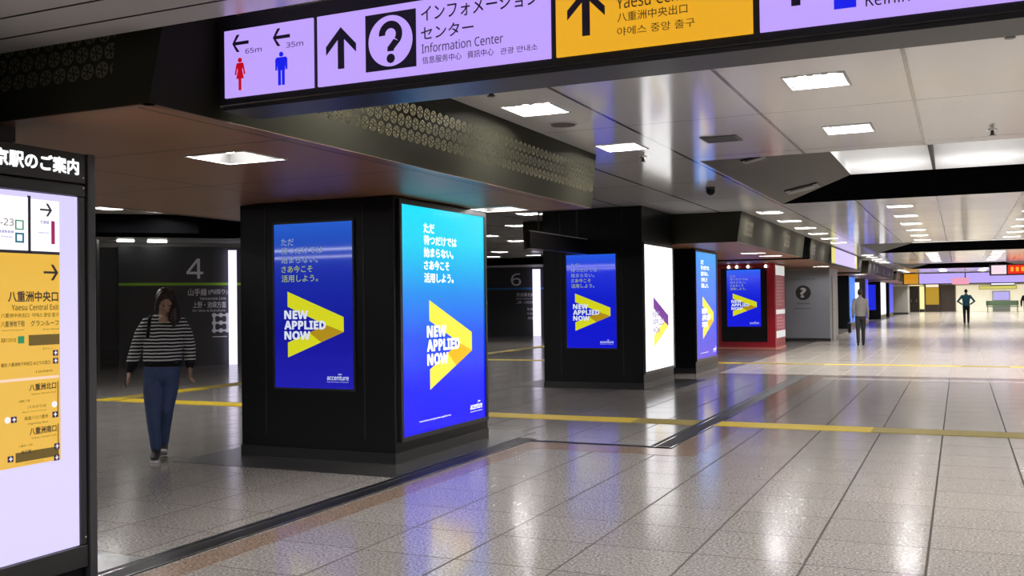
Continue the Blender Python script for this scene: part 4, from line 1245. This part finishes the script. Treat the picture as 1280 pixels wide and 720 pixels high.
# sweater
bm = bmesh.new()
loft(bm, [(.06, 0, .885), (.062, 0, .935), (.068, 0, 1.06), (.073, 0, 1.20), (.077, 0, 1.29), (.078, .008, 1.335)],
     [(.160, .112), (.180, .130), (.178, .126), (.182, .122), (.178, .096), (.128, .076)], horiz=True, n=28)
for a, e, wv, sg in ((SL, EL, WL, -1), (SR, ER, WR, 1)):
    a, e, wv = Vector(a), Vector(e), Vector(wv)
    low = e.lerp(wv, .62)
    loft(bm, [a + Vector((-.035 * sg, 0, .015)), a.lerp(e, .4), e, low, wv + (e - wv).normalized() * .015], [.060, .060, .056, .054, .036], Vector((0, 1, 0)), 20)
def knit():
    t = NT('striped_knit')
    o, x, y, z = t.xyz()
    wob = t.math('MULTIPLY', t.math('SUBTRACT', t.noise(o, 9, 2), .5), .016)
    m = t.math('FRACT', t.math('DIVIDE', t.math('ADD', z, wob), .0325))
    k = t.math('LESS_THAN', m, .42)
    k = t.math('MULTIPLY', k, t.math('GREATER_THAN', z, .925))
    t.link(t.mix(k, (.010, .010, .013), (.52, .52, .52)), t.b.inputs['Base Color'])
    t.b.inputs['Roughness'].default_value = .85
    t.b.inputs['Specular IOR Level'].default_value = .2
    return t.m
sw = fuse('striped_sweater', bm, knit(), T, .0055, 3)
sw['label'] = 'black sweater with thin white stripes'
# jeans
bm = bmesh.new()
loft(bm, [(.052, 0, .80), (.056, 0, .87), (.06, 0, .93)], [(.170, .122), (.168, .118), (.140, .10)], horiz=True, n=24)
for (hp, kn, an), sg in zip(LEGS, (-1, 1)):
    hp, kn, an = Vector(hp), Vector(kn), Vector(an)
    an = an + Vector((0, 0, .035))
    loft(bm, [hp + Vector((0, 0, -.02)), hp.lerp(kn, .5), kn, kn.lerp(an, .45), an], [(.094, .105), (.090, .094), (.068, .072), (.060, .068), (.050, .056)], n=20)
def denim():
    t = NT('blue_denim')
    o, x, y, z = t.xyz()
    n = t.noise(o, 9, 4, .65); n2 = t.noise(o, 160, 2)
    c = t.mix(t.math('MULTIPLY', n, 1.0), (.009, .024, .085), (.05, .085, .20))
    t.link(t.mix(t.math('MULTIPLY', n2, .3), c, (.10, .14, .25)), t.b.inputs['Base Color'])
    t.b.inputs['Roughness'].default_value = .8
    return t.m
fuse('jeans', bm, denim(), T, .0055, 3)
# shoes
SHOE = flat('black_trainer', (.012, .010, .012), .5); SOLE = flat('white_sole', (.62, .60, .60), .5)
for (hp, kn, an), ang, lift in ((LEGS[0], 0, 0.0), (LEGS[1], math.radians(-16), .022)):
    bm = bmesh.new()
    loft(bm, [(0, .035, .052), (0, -.02, .056), (0, -.10, .045), (0, -.17, .038)], [(.036, .040), (.038, .042), (.043, .030), (.036, .020)], Vector((1, 0, 0)), 16)
    loft(bm, [(0, .015, .05), (0, .010, .105)], [.040, .042])
    o = fuse('shoe', bm, SHOE, T, .006, 2)
    o.location = (an[0], an[1] - .0, lift); o.rotation_euler = (ang, 0, 0)
    bm = bmesh.new()
    pts = [(.030, .072), (.036, .03), (.038, -.06), (.045, -.12), (.036, -.185), (0, -.205), (-.036, -.185), (-.045, -.12), (-.038, -.06), (-.036, .03), (-.030, .072)]
    f = [bm.verts.new((p[0], p[1], .002)) for p in pts]; g = [bm.verts.new((p[0], p[1], .026)) for p in pts]
    bm.faces.new(f); bm.faces.new(g[::-1])
    for i in range(len(pts)): bm.faces.new((f[i], g[i], g[(i + 1) % len(pts)], f[(i + 1) % len(pts)]))
    obj('sole', bm, SOLE, o)['label'] = 'white rubber sole'
# hair
bm = bmesh.new()
ball(bm, HX @ Vector((0, .024, .026)), (.083, .098, .108), HX.to_3x3().to_4x4())
def lock(pts, rad): loft(bm, [HX @ Vector(p) if not isinstance(p, Vector) else p for p in pts], rad, Vector((1, 0, 0)), 12)
V = Vector
lock([(.03, -.035, .110), (.066, -.050, .06), (.078, -.040, .0), V((.175, -.10, 1.43)), V((.178, -.11, 1.33)), V((.172, -.115, 1.275))], [.028, .026, .030, .036, .038, .018])
lock([(.05, .03, .08), (.080, .0, .0), V((.19, -.02, 1.43)), V((.20, -.06, 1.34)), V((.195, -.085, 1.29))], [.035, .038, .038, .036, .018])
lock([(-.03, -.02, .110), (-.068, -.035, .06), (-.078, -.010, -.01), V((.012, -.02, 1.42))], [.024, .020, .022, .014])
lock([(0, .09, .03), V((.09, .05, 1.46)), V((.09, .085, 1.36)), V((.09, .11, 1.25))], [.06, .06, .06, .04])
fuse('hair', bm, HAIR, T, .006, 2)
EYE = flat('eye_dark', (.02, .014, .01), .2)
bm = bmesh.new()
for s in (-1, 1): ball(bm, HX @ Vector((.030 * s, -.078, .004)), (.011, .006, .004), HX.to_3x3().to_4x4())
obj('eyes', bm, EYE, T, smooth=True)
bm = bmesh.new(); ball(bm, HX @ Vector((0, -.091, -.059)), (.019, .005, .0045), HX.to_3x3().to_4x4())
obj('mouth', bm, flat('lips', (.30, .10, .09), .4), T, smooth=True)
bm = bmesh.new(); loft(bm, [(-.035, -.02, 1.375), (-.045, -.098, 1.335), (-.048, -.128, 1.25), (-.06, -.125, 1.17)], [(.016, .006)] * 4)
obj('bag_strap', bm, M['black'], T, smooth=True)
t = thing('handheld_device', 'small dark phone in the lowered hand of the striped-top walker', 'phone', (-6.98, 7.12, 0), math.radians(40))
obj('body', B(-.262, -.135, .705, -.252, -.075, .785), M['black'], t, bevel=.003)
obj('screen', B(-.2525, -.13, .712, -.2515, -.08, .778), flat('phone_glass', (.2, .2, .22), .1), t)

def far_person(label, loc, rz, top, trouser, height=1.7, spread=.05, hair=HAIR, stride=.12, elbow_out=.0, sleeves=True, voxel=.011):
    k = height / 1.7
    T = thing('person', label, 'person', loc, rz)
    bm = bmesh.new()
    X = head_xf((0, -.02 * k, 1.575 * k), math.radians(8), 0)
    add_head(bm, X)
    loft(bm, [(0, 0, 1.38 * k), (0, -.01, 1.50 * k)], [.055, .05])
    loft(bm, [(0, 0, .86 * k), (0, 0, 1.05 * k), (0, 0, 1.25 * k), (0, 0, 1.39 * k)], [(.14, .09), (.125, .085), (.16, .1), (.15, .07)], horiz=True)
    arms = []
    for s in (-1, 1):
        a = Vector((.18 * s, 0, 1.37 * k)); e = Vector(((.235 + spread + elbow_out) * s, .03, 1.10 * k)); wv = Vector(((.245 + spread - elbow_out * .6) * s, -.06 - elbow_out * .5, (.86 + elbow_out * .9) * k))
        arms.append((a, e, wv)); loft(bm, [a, e, wv], [.045, .037, .026], Vector((0, 1, 0)))
        hand(bm, wv, (wv - e), (0, -1, .01), -s)
    legs = []
    for s in (-1, 1):
        hp = Vector((.085 * s, 0, .86 * k)); kn = Vector((.09 * s, -.03 + .5 * stride * s, .48 * k)); an = Vector((.085 * s, stride * s, .09))
        legs.append((hp, kn, an)); loft(bm, [hp, kn, an], [.075, .05, .035])
    fuse('body', bm, SKIN, T, voxel, 2)
    bm = bmesh.new()
    loft(bm, [(0, 0, .90 * k), (0, 0, 1.05 * k), (0, 0, 1.25 * k), (0, 0, 1.38 * k), (0, 0, 1.43 * k)], [(.172, .115), (.168, .115), (.195, .125), (.185, .09), (.085, .07)], horiz=True, n=22)
    for a, e, wv in arms:
        loft(bm, [a, e, wv] if sleeves else [a, a.lerp(e, .8)], [.066, .056, .042] if sleeves else [.066, .06], Vector((0, 1, 0)))
    fuse('shirt', bm, top, T, voxel, 2)
    bm = bmesh.new()
    loft(bm, [(0, 0, .84 * k), (0, 0, .95 * k)], [(.158, .115), (.15, .105)], horiz=True, n=22)
    for hp, kn, an in legs: loft(bm, [hp, kn, an + Vector((0, 0, .02))], [(.092, .10), .068, .054])
    fuse('trousers', bm, trouser, T, voxel, 2)
    for hp, kn, an in legs:
        bm = bmesh.new()
        loft(bm, [(an.x, an.y + .04, .045), (an.x, an.y - .04, .05), (an.x, an.y - .15, .035)], [(.038, .042), (.042, .04), (.038, .028)])
        obj('shoe', bm, M['black'], T, smooth=True)
    bm = bmesh.new()
    ball(bm, X @ Vector((0, .022, .028)), (.082, .097, .102), X.to_3x3().to_4x4())
    obj('hair', bm, hair, T, smooth=True)
    return T
BLK = flat('black_trousers', (.010, .010, .013), .7)
far_person('person in a grey shirt and black trousers walking away beside the far black pillar', (-2.73, 31.2, 0), math.radians(180 + 5),
           flat('grey_shirt', (.22, .21, .20), .8), BLK, 1.70, .0).scale = (.86, .9, 1)
t = thing('carry_bag', 'black bag held at the side of the walker in the grey shirt', 'bag', (-3.04, 31.27, .38))
obj('body', B(-.05, -.14, 0, .05, .14, .32), M['black'], t, bevel=.03)
bm = bmesh.new(); loft(bm, [(0, -.09, .31), (0, -.06, .43), (0, 0, .47), (0, .06, .43), (0, .09, .31)], [.010] * 5); obj('handle', bm, M['black'], t, smooth=True)
obj('pocket', B(.05, -.1, .06, .058, .1, .2), flat('bag_pocket', (.45, .42, .55), .6), t)
far_person('person in a teal jacket with elbows out near the far end of the concourse', (.285, 56.0, 0), math.radians(178),
           flat('teal_jacket', (.015, .13, .19), .7), BLK, 1.80, .04, elbow_out=.12, voxel=.014)
far_person('person in dark clothes at the right edge of the picture far away', (3.30, 60.0, 0), math.radians(170),
           flat('dark_jacket', (.02, .02, .03), .7), BLK, 1.72, .04, voxel=.014)
